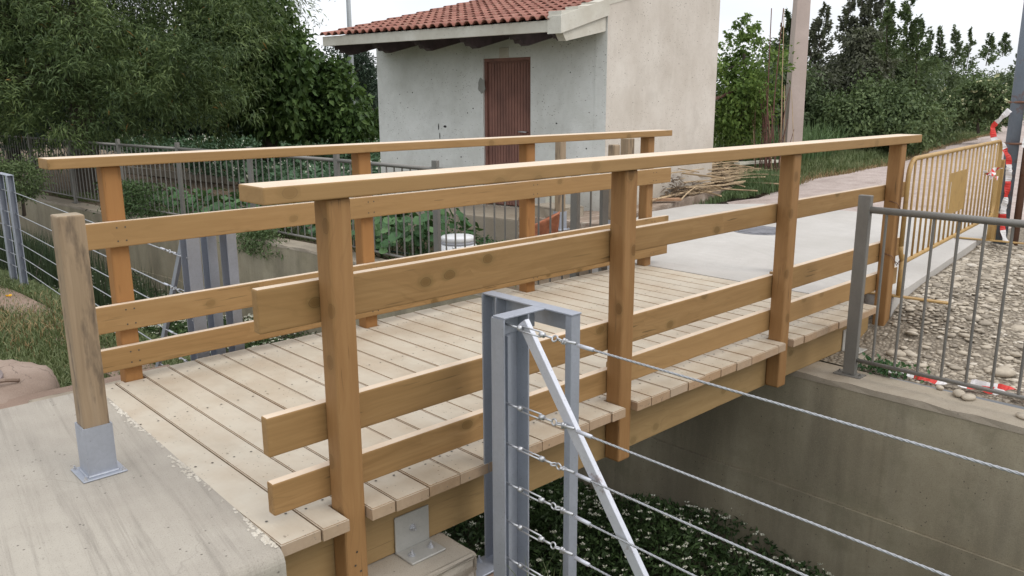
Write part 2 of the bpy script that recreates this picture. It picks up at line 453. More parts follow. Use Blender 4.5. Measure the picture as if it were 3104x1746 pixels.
def door_mat():
    m = MT('brown_red_door_paint', rough=0.6, spec=0.3)
    p = m.pos()
    xyz = m.sep(p)
    c = m.ramp(m.noise(p, 3.0, 4), [(0.3, (0.19, 0.095, 0.074)), (0.7, (0.28, 0.14, 0.108))])
    q = m.comb(m.math('MULTIPLY', m.math('ADD', xyz[0], xyz[1]), 8.0), m.math('MULTIPLY', xyz[2], 1.1), 0.0)
    c = m.mix(m.math('MULTIPLY', m.ramp(m.noise(q, 1.0, 5), [(0.5, 0.0), (0.7, 1.0)]), 0.45), c, (0.09, 0.05, 0.045))
    m.bump(m.noise(p, 30, 3), 0.1)
    return m.col(c)
M['door'] = door_mat()

def tile_mat():
    m = MT('terracotta_tile', rough=0.8, spec=0.25)
    p = m.pos()
    r = m.rnd()
    c = m.ramp(r, [(0.0, (0.215, 0.088, 0.066)), (0.5, (0.275, 0.115, 0.087)), (1.0, (0.33, 0.15, 0.115))])
    n = m.noise(p, 11, 5, 0.65)
    c = m.mix(m.math('MULTIPLY', m.ramp(n, [(0.45, 0.0), (0.7, 1.0)]), 0.45), c, (0.20, 0.12, 0.085))
    c = m.mix(m.math('MULTIPLY', m.ramp(m.noise(p, 26, 4), [(0.58, 0.0), (0.66, 1.0)]), 0.4), c, (0.36, 0.31, 0.22))
    m.bump(m.noise(p, 60, 3), 0.2)
    return m.col(c)
M['tile'] = tile_mat()

def foliage(name, cols, rough=0.55, spec=0.25, trans=0.0, sc=0.8, dead=0.0):
    """cols: three leaf colours; each leaf its own value, patches over the crown"""
    m = MT(name, rough, spec)
    r = m.island()
    p = m.pos()
    n = m.noise(p, sc, 4, 0.6)
    f = m.math('ADD', m.math('MULTIPLY', r, 0.5), m.math('MULTIPLY', m.ramp(n, [(0.3, 0.0), (0.7, 1.0)]), 0.5))
    c = m.ramp(f, [(0.1, cols[0]), (0.5, cols[1]), (0.92, cols[2])])
    if dead > 0:
        c = m.mix(m.math('GREATER_THAN', m.math('FRACT', m.math('MULTIPLY', r, 17.3)), 1 - dead), c, (0.28, 0.16, 0.05))
    m.col(c)
    if trans > 0:
        tr = m.new('ShaderNodeBsdfTranslucent')
        m.link(m.mix(0.5, c, (0.10, 0.16, 0.02)), tr.inputs[0])
        ms = m.new('ShaderNodeMixShader')
        ms.inputs[0].default_value = trans
        out = m.n['Material Output']
        m.link(m.b.outputs[0], ms.inputs[1])
        m.link(tr.outputs[0], ms.inputs[2])
        m.link(ms.outputs[0], out.inputs[0])
    return m.m
M['willow'] = foliage('willow_leaves', [(0.028, 0.050, 0.020), (0.082, 0.122, 0.044), (0.185, 0.24, 0.085)], trans=0.2, dead=0.003, sc=0.75)
M['fig'] = foliage('broad_leaves', [(0.028, 0.055, 0.016), (0.07, 0.125, 0.035), (0.15, 0.22, 0.065)], trans=0.2)
M['hedge'] = foliage('hedge_leaves', [(0.065, 0.092, 0.05), (0.115, 0.155, 0.08), (0.18, 0.225, 0.12)], trans=0.25, sc=0.5)
M['hedge_green'] = foliage('green_hedge_leaves', [(0.06, 0.092, 0.04), (0.11, 0.155, 0.066), (0.18, 0.235, 0.098)], trans=0.15, sc=0.6)
M['hedge_grey'] = foliage('grey_brown_leaves', [(0.085, 0.092, 0.07), (0.14, 0.148, 0.105), (0.20, 0.21, 0.145)], trans=0.25, sc=0.6)
M['lime'] = foliage('bright_young_leaves', [(0.06, 0.11, 0.025), (0.125, 0.20, 0.045), (0.23, 0.32, 0.085)], trans=0.3, sc=1.5)
M['conifer'] = foliage('dark_conifer', [(0.014, 0.028, 0.017), (0.028, 0.05, 0.028), (0.05, 0.08, 0.04)], sc=0.6)
M['potato'] = foliage('potato_leaves', [(0.055, 0.105, 0.058), (0.10, 0.18, 0.10), (0.16, 0.25, 0.15)], trans=0.15, sc=0.7)
M['squash'] = foliage('squash_leaves', [(0.028, 0.075, 0.028), (0.06, 0.14, 0.05), (0.14, 0.25, 0.10)], trans=0.2, sc=2.0, spec=0.4)
M['alyssum'] = foliage('ditch_leaves', [(0.026, 0.048, 0.018), (0.052, 0.09, 0.03), (0.09, 0.145, 0.05)], sc=1.4)
M['petal'] = foliage('white_petals', [(0.50, 0.50, 0.38), (0.66, 0.66, 0.54), (0.75, 0.75, 0.66)])
M['petal_cream'] = foliage('cream_blossom', [(0.42, 0.44, 0.22), (0.55, 0.55, 0.32), (0.62, 0.62, 0.42)])
M['grass'] = foliage('grass_blades', [(0.085, 0.115, 0.045), (0.14, 0.175, 0.075), (0.22, 0.235, 0.12)], trans=0.2, sc=0.9)
M['grass_lush'] = foliage('green_grass_blades', [(0.07, 0.11, 0.045), (0.12, 0.175, 0.075), (0.19, 0.25, 0.115)], trans=0.15, sc=1.2)
M['grass_dry'] = foliage('dry_grass_blades', [(0.19, 0.13, 0.06), (0.27, 0.19, 0.09), (0.36, 0.28, 0.15)], sc=1.2)
M['debris'] = foliage('dry_litter', [(0.10, 0.07, 0.045), (0.19, 0.135, 0.085), (0.30, 0.23, 0.15)])
M['reed'] = foliage('reed_leaves', [(0.06, 0.10, 0.045), (0.10, 0.16, 0.065), (0.16, 0.23, 0.10)], trans=0.15)
M['horsetail'] = foliage('dark_reed_stems', [(0.022, 0.035, 0.018), (0.04, 0.06, 0.028), (0.06, 0.085, 0.04)])

def ground_mat(name, a, b, c, pebble=None, sc=2.0):
    m = MT(name, 0.95, 0.1)
    p = m.pos()
    n = m.noise(p, sc, 6, 0.65)
    col = m.ramp(n, [(0.3, a), (0.5, b), (0.72, c)])
    f = m.noise(p, 35, 4, 0.7)
    col = m.mix(m.math('MULTIPLY', m.ramp(f, [(0.4, 1.0), (0.6, 0.0)]), 0.35), col, tuple(v * 0.6 for v in a))
    h = m.math('ADD', n, f)
    if pebble:
        v = m.voro(p, pebble)
        ed = m.ramp(v, [(0.3, 0.0), (0.62, 0.6)])
        pc = m.new('ShaderNodeTexVoronoi')
        m.inp(pc.inputs['Vector'], p)
        pc.inputs['Scale'].default_value = pebble
        col = m.mix(0.3, col, m.ramp(m.sep(pc.outputs['Color'])[0], [(0.0, a), (1.0, c)]))
        col = m.mix(ed, col, tuple(q * 0.45 for q in a))
        h = m.math('SUBTRACT', h, m.math('MULTIPLY', v, 1.5))
    m.bump(h, 0.6, 0.02)
    return m.col(col)
M['soil'] = ground_mat('brown_soil', (0.13, 0.10, 0.07), (0.20, 0.155, 0.11), (0.28, 0.225, 0.165))
M['meadow'] = ground_mat('meadow_soil', (0.085, 0.095, 0.045), (0.12, 0.135, 0.06), (0.17, 0.165, 0.085), sc=1.1)
M['gravel_bed'] = ground_mat('gravel_bed', (0.27, 0.23, 0.18), (0.36, 0.31, 0.245), (0.43, 0.38, 0.31), pebble=38)
M['path'] = ground_mat('pinkish_dirt_path', (0.36, 0.295, 0.265), (0.47, 0.395, 0.36), (0.56, 0.485, 0.45), sc=2.6)
def pad_mat():
    m = MT('layered_dirty_concrete', 0.92, 0.15)
    p = m.pos()
    q = m.vm('MULTIPLY', p, (1.6, 7.5, 6.0))
    n = m.noise(m.vm('ADD', q, m.vm('SCALE', m.noise(p, 2.0, 3, out='Color'), 1.6)), 1.0, 6, 0.7)
    c = m.ramp(n, [(0.30, (0.17, 0.125, 0.09)), (0.47, (0.30, 0.235, 0.185)), (0.56, (0.36, 0.29, 0.235)), (0.66, (0.56, 0.51, 0.43))])
    m.bump(n, 0.9, 0.03)
    return m.col(c)
M['pad'] = pad_mat()
M['bed'] = ground_mat('canal_bed', (0.03, 0.032, 0.02), (0.05, 0.052, 0.03), (0.08, 0.075, 0.045))
def pebble_mat():
    m = MT('river_pebbles', 0.75, 0.25)
    r = m.island()
    c = m.ramp(r, [(0.0, (0.27, 0.235, 0.19)), (0.3, (0.42, 0.37, 0.295)), (0.62, (0.50, 0.44, 0.35)), (0.85, (0.54, 0.48, 0.39)), (1.0, (0.62, 0.57, 0.49))])
    n = m.noise(m.pos(), 28, 4)
    c = m.mix(m.math('MULTIPLY', m.ramp(n, [(0.4, 1.0), (0.6, 0.0)]), 0.25), c, (0.18, 0.15, 0.12))
    m.bump(n, 0.1, 0.002)
    return m.col(c)
M['pebble'] = pebble_mat()

# ------------------------------------------------------------------ object helpers
WM = {}
def link(ob, parent=None, Mw=None):
    COL.objects.link(ob)
    Mw = Mw or Matrix.Identity(4)
    WM[ob.name] = Mw.copy()
    if parent is not None:
        ob.parent = parent
        ob.matrix_basis = WM[parent.name].inverted() @ Mw
    else:
        ob.matrix_basis = Mw
    return ob

def tag(o, label=None, cat=None, group=None, kind=None):
    if label: o['label'] = label
    if cat: o['category'] = cat
    if group: o['group'] = group
    if kind: o['kind'] = kind
    return o

def thing(name, loc, label, cat, group=None, rz=0.0):
    o = bpy.data.objects.new(name, None)
    o.empty_display_size = 0.1
    link(o, None, Matrix.Translation(loc) @ Matrix.Rotation(rz, 4, 'Z'))
    return tag(o, label, cat, group)

def mesh_np(name, verts, faces_flat, sizes, mat=None, mat_idx=None, smooth=False):
    me = bpy.data.meshes.new(name)
    verts = np.asarray(verts, dtype=np.float32)
    faces_flat = np.asarray(faces_flat, dtype=np.int32)
    sizes = np.asarray(sizes, dtype=np.int32)
    me.vertices.add(len(verts))
    me.vertices.foreach_set('co', verts.ravel())
    me.loops.add(len(faces_flat))
    me.loops.foreach_set('vertex_index', faces_flat)
    me.polygons.add(len(sizes))
    st = np.zeros(len(sizes), np.int32)
    st[1:] = np.cumsum(sizes)[:-1]
    me.polygons.foreach_set('loop_start', st)
    me.polygons.foreach_set('loop_total', sizes)
    me.polygons.foreach_set('use_smooth', np.full(len(sizes), bool(smooth)))
    me.update(calc_edges=True)
    me.validate()
    for mm in (mat if isinstance(mat, (list, tuple)) else [mat]):
        if mm: me.materials.append(mm)
    if mat_idx is not None:
        me.polygons.foreach_set('material_index', np.asarray(mat_idx, np.int32))
    return me

def bm_mesh(name, bm, mat, smooth=False):
    bmesh.ops.recalc_face_normals(bm, faces=bm.faces)
    me = bpy.data.meshes.new(name)
    bm.to_mesh(me)
    bm.free()
    for mm in (mat if isinstance(mat, (list, tuple)) else [mat]):
        me.materials.append(mm)
    if smooth:
        for p in me.polygons: p.use_smooth = True
    return me

def bbox(bm, x0, x1, y0, y1, z0, z1, bev=0.0, seg=1, M4=None, mi=0):
    vs = [bm.verts.new((x, y, z)) for x in (x0, x1) for y in (y0, y1) for z in (z0, z1)]
    f = [(0, 1, 3, 2), (4, 6, 7, 5), (0, 4, 5, 1), (2, 3, 7, 6), (0, 2, 6, 4), (1, 5, 7, 3)]
    fs = [bm.faces.new([vs[i] for i in q]) for q in f]
    for q in fs: q.material_index = mi
    if bev > 0:
        es = list({e for q in fs for e in q.edges})
        r = bmesh.ops.bevel(bm, geom=es, offset=bev, segments=seg, affect='EDGES', profile=0.6)
        vs = list({v for v in r['verts']} | {v for v in vs if v.is_valid})
    if M4 is not None:
        bmesh.ops.transform(bm, matrix=M4, verts=[v for v in vs if v.is_valid])
    return vs

def obj(name, me, parent=None, Mw=None):
    return link(bpy.data.objects.new(name, me), parent, Mw)

def box(name, x0, x1, y0, y1, z0, z1, mat, parent=None, bev=0.0, seg=1, origin=None):
    """axis-aligned box; mesh kept local about its centre"""
    c = Vector(((x0 + x1) / 2, (y0 + y1) / 2, (z0 + z1) / 2))
    bm = bmesh.new()
    bbox(bm, x0 - c.x, x1 - c.x, y0 - c.y, y1 - c.y, z0 - c.z, z1 - c.z, bev, seg)
    return obj(name, bm_mesh(name, bm, mat), parent, Matrix.Translation(c))

def frame(p0, p1, upv=(0, 0, 1)):
    p0, p1 = Vector(p0), Vector(p1)
    x = (p1 - p0).normalized()
    u = Vector(upv)
    y = u.cross(x)
    if y.length < 1e-5: y = Vector((0, 1, 0)).cross(x)
    y.normalize()
    z = x.cross(y)
    return Matrix(((x.x, y.x, z.x, p0.x), (x.y, y.y, z.y, p0.y), (x.z, y.z, z.z, p0.z), (0, 0, 0, 1))), (p1 - p0).length

def beam(name, p0, p1, w, h, mat, parent=None, bev=0.004, seg=2, upv=(0, 0, 1)):
    """rectangular bar from p0 to p1 (centre line), local X along its length"""
    Mw, L = frame(p0, p1, upv)
    bm = bmesh.new()
    bbox(bm, 0, L, -w / 2, w / 2, -h / 2, h / 2, bev, seg)
    return obj(name, bm_mesh(name, bm, mat), parent, Mw)

def tube_bm(bm, pts, r, n=8, cap=True, r1=None):
    pts = [Vector(p) for p in pts]
    rings = []
    prev = None
    for i, p in enumerate(pts):
        d = (pts[min(i + 1, len(pts) - 1)] - pts[max(i - 1, 0)]).normalized()
        a = Vector((0, 0, 1)).cross(d) if abs(d.z) < 0.95 else Vector((1, 0, 0)).cross(d)
        if prev is not None:
            a2 = prev - d * prev.dot(d)
            if a2.length > 1e-4: a = a2
        a.normalize()
        prev = a
        b = d.cross(a)
        rr = r if r1 is None else r + (r1 - r) * i / max(1, len(pts) - 1)
        rings.append([bm.verts.new(p + (a * math.cos(2 * PI * k / n) + b * math.sin(2 * PI * k / n)) * rr) for k in range(n)])
    for A, B in zip(rings[:-1], rings[1:]):
        for k in range(n):
            bm.faces.new((A[k], A[(k + 1) % n], B[(k + 1) % n], B[k]))
    if cap:
        bm.faces.new(rings[0][::-1])
        bm.faces.new(rings[-1])

def tube(name, pts, r, mat, parent=None, n=8, r1=None):
    bm = bmesh.new()
    tube_bm(bm, pts, r, n, True, r1)
    return obj(name, bm_mesh(name, bm, mat, True), parent)

def poly_prism(name, pts, z0, z1, mat, parent=None, bev=0.0):
    bm = bmesh.new()
    vs = [bm.verts.new((x, y, z1)) for x, y in pts]
    f = bm.faces.new(vs)
    bmesh.ops.recalc_face_normals(bm, faces=[f])
    if f.normal.z < 0: f.normal_flip()
    r = bmesh.ops.extrude_face_region(bm, geom=[f])
    nv = [g for g in r['geom'] if isinstance(g, bmesh.types.BMVert)]
    for v in nv: v.co.z = z0
    if bev > 0:
        es = [e for e in bm.edges if abs(e.verts[0].co.z - z1) < 1e-6 and abs(e.verts[1].co.z - z1) < 1e-6]
        bmesh.ops.bevel(bm, geom=es, offset=bev, segments=2, affect='EDGES')
    return obj(name, bm_mesh(name, bm, mat), parent)

# fast leaf clouds ------------------------------------------------------
def unit(v):
    return v / np.maximum(np.linalg.norm(v, axis=-1, keepdims=True), 1e-9)

def leaf_mesh(name, P, D, L, Wd, mat, droop=0.0, rng=RNG, kite=0.45, O=None):
    """P base points, D directions, L length, Wd width: one kite quad each"""
    n = len(P)
    P = np.asarray(P); D = unit(np.asarray(D))
    L = np.broadcast_to(L, n)[:, None] * rng.uniform(0.7, 1.25, (n, 1))
    Wd = np.broadcast_to(Wd, n)[:, None] * rng.uniform(0.75, 1.25, (n, 1))
    R = rng.normal(size=(n, 3))
    if O is not None: R = unit(O) + R * .38
    S = unit(np.cross(D, R))
    N = np.cross(S, D)
    tip = P + D * L + np.array([0, 0, -1.0]) * (L * droop)
    mid = P + D * L * kite + N * L * 0.06
    V = np.stack([P, mid - S * Wd / 2, tip, mid + S * Wd / 2], 1).reshape(-1, 3)
    F = np.arange(4 * n)
    return mesh_np(name, V, F, np.full(n, 4), mat)

def blade_mesh(name, P, H, Wd, mat, lean=0.35, rng=RNG, segs=2):
    """grass blades: bent strips ending in a point"""
    n = len(P)
    P = np.asarray(P, float)
    H = (np.broadcast_to(H, n) * rng.uniform(0.6, 1.2, n))[:, None]
    az = rng.uniform(0, 2 * PI, n)
    dr = np.stack([np.cos(az), np.sin(az), np.zeros(n)], 1)
    sd = np.stack([-np.sin(az + rng.normal(0, .6, n)), np.cos(az), np.zeros(n)], 1)
    ln = (rng.uniform(0.1, 1, n) * lean)[:, None]
    w = (np.broadcast_to(Wd, n) * rng.uniform(0.7, 1.3, n))[:, None] / 2
    up_ = np.array([0, 0, 1.0])
    m1 = P + up_ * H * 0.55 + dr * H * ln * 0.35
    tp = P + up_ * H * (1 - ln * 0.35) + dr * H * ln
    V = np.stack([P - sd * w, P + sd * w, m1 + sd * w * 0.8, m1 - sd * w * 0.8, tp], 1).reshape(-1, 3)
    b = np.arange(n)[:, None] * 5
    F = np.concatenate([b + np.array([[0, 1, 2, 3]]), b + np.array([[3, 2, 4]])], 1).ravel()
    sizes = np.tile([4, 3], n)
    return mesh_np(name, V, F, sizes, mat)

def stuff(name, me, label, cat, parent=None):
    o = obj(name, me, parent)
    if parent is None:
        tag(o, label, cat)
    o['kind'] = 'stuff'
    return o

# ================================================================== TERRAIN AND CANAL
ZW = -0.30         # top of the canal walls
RW = [(3.49, -9.0), (3.49, 6.1), (3.33, 7.65), (2.86, 11.5), (2.58, 15.3), (2.0, 24.0), (0.6, 45.0)]      # face of the far canal wall
LW = [(0.72, -9.0), (0.72, 3.2), (0.62, 6.5), (0.2, 11.0), (-0.25, 15.3), (-0.85, 24.0), (-2.3, 45.0)]      # face of the near canal wall

def sheet(name, f, xs, ys, mat, kind='structure', smooth=True):
    X, Y = np.meshgrid(xs, ys)
    Z = f(X, Y)
    V = np.stack([X, Y, Z], -1).reshape(-1, 3)
    ny, nx = X.shape
    i = (np.arange(ny - 1)[:, None] * nx + np.arange(nx - 1)[None]).ravel()
    F = np.stack([i, i + 1, i + 1 + nx, i + nx], 1).ravel()
    o = obj(name, mesh_np(name, V, F, np.full(len(i), 4), mat, smooth=smooth))
    o['kind'] = kind
    return o

def strip(name, left, right, zl, zr, mat, kind='structure', ext_z=None):
    """sheet between two poly-lines of equal length"""
    V, F = [], []
    for (a, b) in zip(left, right):
        V += [(a[0], a[1], zl), (b[0], b[1], zr)]
    for i in range(len(left) - 1):
        F += [2 * i, 2 * i + 1, 2 * i + 3, 2 * i + 2]
    o = obj(name, mesh_np(name, V, F, np.full(len(left) - 1, 4), mat))
    if kind: o['kind'] = kind
    return o

def smoothstep(a, b, x):
    t = np.clip((x - a) / (b - a), 0, 1)
    return t * t * (3 - 2 * t)

wx = np.interp
def rwx(y): return np.interp(y, [p[1] for p in RW], [p[0] for p in RW])
def lwx(y): return np.interp(y, [p[1] for p in LW], [p[0] for p in LW])

def nz2(X, Y, s, a, seed=0):
    return a * (np.sin(X * s + 1.3 + seed) * np.cos(Y * s * 1.31 + .7 * seed) + 0.5 * np.sin(X * s * 2.3 + Y * s * 1.7 + seed))

def right_ground_z(X, Y):
    """level of the land on the far bank"""
    t = smoothstep(3.9, 7.5, X)
    front = -0.30 + 0.21 * t
    nr_ = smoothstep(-1.1, -.05, Y) * smoothstep(4.25, 4.9, X)
    front = front * (1 - nr_) + np.maximum(front, -0.065) * nr_                      # gravel area, rising away from the canal
    back = -0.34 + 0.0 * t
    z = np.where(Y < 1.0, front, back)
    z = z + (front * 0 + nz2(X, Y, 2.1, 0.012))
    far = smoothstep(12, 20, X)
    z = z * (1 - far) + (-0.06) * far
    return z

ys = np.concatenate([np.linspace(-9, 0.1, 40), np.linspace(0.12, 1.0, 3), np.linspace(1.1, 30, 90), np.linspace(32, 600, 40)])
tt = np.concatenate([np.linspace(0, 10, 60), np.linspace(10.5, 40, 40), np.geomspace(42, 800, 16)])
T, Yg = np.meshgrid(tt, ys)
Xg = np.interp(Yg, [p[1] for p in RW] + [60, 600], [p[0] + 0.33 for p in RW] + [0.2, -20]) + T
Zg = right_ground_z(Xg, Yg)
V = np.stack([Xg, Yg, Zg], -1).reshape(-1, 3)
ny, nx = Xg.shape
i = (np.arange(ny - 1)[:, None] * nx + np.arange(nx - 1)[None]).ravel()
F = np.stack([i, i + 1, i + 1 + nx, i + nx], 1).ravel()
mi = ((Yg[:-1, :-1] < 0.9) & (Xg[:-1, :-1] < 12)).ravel().astype(int)
g = obj('ground', mesh_np('ground', V, F, np.full(len(i), 4), [M['soil'], M['gravel_bed']], mi, smooth=True))
g['kind'] = 'structure'

def left_ground_z(X, Y):
    z = -0.44 + 0.30 * smoothstep(-0.3, -2.2, X) * smoothstep(2, 5, Y)
    z = z + nz2(X, Y, 1.3, 0.025, 2)
    return z
tt = np.concatenate([np.linspace(0, 8, 50), np.geomspace(8.5, 600, 25)])
ys2 = np.concatenate([np.linspace(-30, -9, 8), np.linspace(-8.8, 30, 140), np.linspace(32, 600, 30)])
T, Yg = np.meshgrid(tt, ys2)
Xg = np.interp(Yg, [p[1] for p in LW] + [60, 600], [p[0] - 0.30 for p in LW] + [-4, -40]) - T
Zg = left_ground_z(Xg, Yg)
V = np.stack([Xg, Yg, Zg], -1).reshape(-1, 3)
ny, nx = Xg.shape
i = (np.arange(ny - 1)[:, None] * nx + np.arange(nx - 1)[None]).ravel()
F = np.stack([i, i + nx, i + 1 + nx, i + 1], 1).ravel()
g = obj('grass_bank', mesh_np('grass_bank', V, F, np.full(len(i), 4), M['meadow'], smooth=True))
g['kind'] = 'structure'

# canal bed
strip('canal_bed', [(p[0] - .1, p[1]) for p in LW], [(p[0] + .1, p[1]) for p in RW], -2.0, -2.0, M['bed'])

def canal_wall(name, line, side, label, steps, matface, mattop, top=ZW):
    """wall with a seam: lower half 12 mm proud; rough concrete cap"""
    t = thing(name, (line[0][0], line[0][1], -2.05), label, 'wall')
    th = 0.30
    def seg(nm, z0, z1, off, mat, jag=0.0):
        V, F, S = [], [], []
        n = len(line)
        dense = []
        for (a, b) in zip(line[:-1], line[1:]):
            k = max(1, int((b[1] - a[1]) / steps))
            for q in range(k):
                dense.append((a[0] + (b[0] - a[0]) * q / k, a[1] + (b[1] - a[1]) * q / k))
        dense.append(line[-1])
        for (x, y) in dense:
            j = jag * random.uniform(-1, 1)
            jz = jag * 0.6 * random.uniform(-1, 1)
            V += [(x - side * off, y, z0), (x - side * off + side * abs(j), y, z1 + jz), (x + side * th, y, z1), (x + side * th, y, z0)]
        for k in range(len(dense) - 1):
            a, b = 4 * k, 4 * k + 4
            for q in ((0, 1), (1, 2), (2, 3), (3, 0)):
                F += [a + q[0], a + q[1], b + q[1], b + q[0]]
                S.append(4)
        F += [0, 3, 2, 1]; S.append(4)
        e = 4 * (len(dense) - 1)
        F += [e, e + 1, e + 2, e + 3]; S.append(4)
        me = mesh_np(nm, V, F, S, mat)
        bm = bmesh.new(); bm.from_mesh(me); bmesh.ops.recalc_face_normals(bm, faces=bm.faces); bm.to_mesh(me); bm.free()
        return obj(nm, me, t)
    seg('lower_pour', -2.05, -1.093, 0.018, matface)
    seg('upper_pour', -1.09, top - 0.035, 0.0, matface)
    seg('wall_cap', top - 0.034, top, 0.004, mattop, jag=0.012)
    return t
canal_wall('canal_wall', RW, 1, 'long grey concrete canal wall under the far end of the bridge, with a horizontal pour seam', 0.14, M['canal'], M['canal_top'])
canal_wall('canal_wall', LW, -1, 'reddish brown concrete ledge of the near canal bank, below the start of the bridge', 0.3, M['canal'], M['ledge'], top=-0.42)

# far hills and tree line closing the horizon
def far_band():
    V, F = [], []
    n = 90
    for k in range(n + 1):
        a = math.radians(-70 + 230 * k / n)
        R = 420
        h = 5 + 3 * math.sin(k * 0.9) + 2 * math.sin(k * 2.3)
        V += [(R * math.cos(a), R * math.sin(a), -2), ((R + 40) * math.cos(a), (R + 40) * math.sin(a), h)]
    for k in range(n):
        F += [2 * k, 2 * k + 2, 2 * k + 3, 2 * k + 1]
    o = obj('hills', mesh_np('hills', V, F, np.full(n, 4), simple('far_green', (0.07, 0.09, 0.06)), smooth=True))
    o['kind'] = 'structure'
far_band()

# ------------------------------------------------------------------ slabs and path
def slab_left():
    # near approach slab with rounded near edge
    bm = bmesh.new()
    pts = []
    x1a, x1b = -0.150, -0.083      # joint with the first plank: near end, far end
    r = 0.05
    prof = []                     # (y, z) profile across the rounded near edge
    ye = -0.075
    for k in range(7):
        a = PI / 2 * k / 6
        prof.append((ye + r - r * math.sin(a), -r + r * math.cos(a)))
    prof = [(1.97, 0.0), (1.0, 0.0), (0.4, 0.0)] + prof + [(ye, -0.5)]
    xsteps = [-9, -4, -2, -1.2, -0.8, -0.5, -0.3]
    rows = []
    for (y, z) in prof:
        t = (y + 0.075) / 2.045
        xe = x1a + (x1b - x1a) * t
        rows.append([bm.verts.new((x, y, z)) for x in xsteps] + [bm.verts.new((xe, y, z))])
    for A, B in zip(rows[:-1], rows[1:]):
        for k in range(len(A) - 1):
            bm.faces.new((A[k], A[k + 1], B[k + 1], B[k]))
    # end face towards the planks and far side face
    low = [bm.verts.new((r_[-1].co.x, r_[-1].co.y, -0.5)) for r_ in rows[:-1]] + [rows[-1][-1]]
    for k in range(len(rows) - 1):
        f = (rows[k][-1], low[k], low[k + 1], rows[k + 1][-1])
        if len(set(f)) == 4: bm.faces.new(f)
        else: bm.faces.new((rows[k][-1], low[k], low[k + 1]))
    fl = [bm.verts.new((v.co.x, v.co.y, -0.5)) for v in rows[0]]
    for k in range(len(fl) - 1):
        bm.faces.new((rows[0][k + 1], rows[0][k], fl[k], fl[k + 1]))
    o = obj('pavement', bm_mesh('pavement', bm, M['slab'], False))
    o['kind'] = 'structure'
slab_left()
# crumbled white mortar along the joint
def joint():
    P, F, S = [], [], []
    rng = random.Random(3)
    for k in range(520):
        t = rng.random()
        dens = 0.5 + 0.5 * math.sin(t * 17 + 1.0)
        if rng.random() > dens * dens + 0.08: continue
        y = -0.04 + 1.93 * t
        x = -0.149 + (-0.083 + 0.149) * (y + .075) / 2.045 - 0.004 - abs(rng.gauss(0, 0.0065)) * (1 + dens)
        s = rng.uniform(0.0025, 0.009)
        b = len(P)
        zc = 0.001
        for q in range(5):
            a = q * 2 * PI / 5 + rng.random()
            P.append((x + s * math.cos(a), y + s * 1.5 * math.sin(a), zc))
        P.append((x, y, zc + s * rng.uniform(0.4, 1.0)))
        for q in range(5):
            F += [b + q, b + (q + 1) % 5, b + 5]; S.append(3)
    stuff('crumbled_mortar', mesh_np('crumbled_mortar', P, F, S, M['crumb']), 'white crumbled mortar along the joint between the concrete slab and the first plank', 'mortar')
joint()

far_slab = [(4.665, 0.0), (4.665, 0.193), (4.368, 0.193), (4.368, 2.2), (4.9, 3.05), (7.05, 4.05), (8.2, 4.08), (8.9, 3.45), (9.1, 0.60), (7.406, 0.378), (4.66, 0.0)]
o = poly_prism('pavement', far_slab, -0.5, 0.0, M['slab_new']); o['kind'] = 'structure'
path_l = [(8.0, 3.95), (9.24, 4.10), (11.3, 4.68), (13.3, 5.25), (17.7, 5.6), (25.4, 7.3), (37.3, 9.4), (60, 16.5), (115, 33.5), (300, 88)]
path_r = [(9.0, 0.35), (10.5, 0.4), (13.5, 0.3), (18.5, 0.8), (26.6, 2.5), (38.8, 5.0), (61, 12.0), (116, 29.5), (301, 84)]
def path():
    V, F, S = [], [], []
    n = 8
    L2, R2 = [], []
    for A, O in ((path_l, L2), (path_r, R2)):
        for a, b in zip(A[:-1], A[1:]):
            k = max(2, int(math.hypot(b[0] - a[0], b[1] - a[1]) / 0.6)) if a[0] < 40 else 6
            for q in range(k):
                O.append(((a[0] + (b[0] - a[0]) * q / k), (a[1] + (b[1] - a[1]) * q / k)))
    m_ = min(len(L2), len(R2))
    t = np.linspace(0, 1, 160) ** 1.7
    def res(A):
        d = np.concatenate([[0], np.cumsum([math.hypot(b[0] - a[0], b[1] - a[1]) for a, b in zip(A[:-1], A[1:])])])
        return np.stack([np.interp(t * d[-1], d, [p[0] for p in A]), np.interp(t * d[-1], d, [p[1] for p in A])], 1)
    La, Ra = res(path_l), res(path_r)
    rng = np.random.default_rng(4)
    La = La + rng.normal(0, .08, La.shape) * np.linspace(1, .2, len(La))[:, None]
    for a, b in zip(La, Ra):
        for k in range(n + 1):
            s = k / n
            x, y = a * (1 - s) + b * s
            z = -0.012 - 0.10 * (abs(s - .5) * 2) ** 6 + 0.012 * math.sin(x * 1.7 + y) * (1 if x < 60 else 0)
            V.append((x, y, z))
    for i_ in range(len(La) - 1):
        for k in range(n):
            q = i_ * (n + 1) + k
            F += [q, q + n + 1, q + n + 2, q + 1]; S.append(4)
    o = obj('path', mesh_np('path', V, F, S, M['path'], smooth=True)); o['kind'] = 'structure'
path()

# ================================================================== WOODEN FOOTBRIDGE
A_ = 0.0882; W_ = 1.9546; HR = 1.1343; TR = 0.0466; RT = 0.042
PITCH_P = 0.15
bridge = thing('wooden_footbridge', (-0.14, 0.0, -0.3), 'new pine footbridge with pale plank deck and orange brown railings over the canal', 'bridge')
NP = [0.1151, 1.6051, 3.0906, 4.5604]
QP = [0.0522, 1.5003, 2.910, 4.3207]

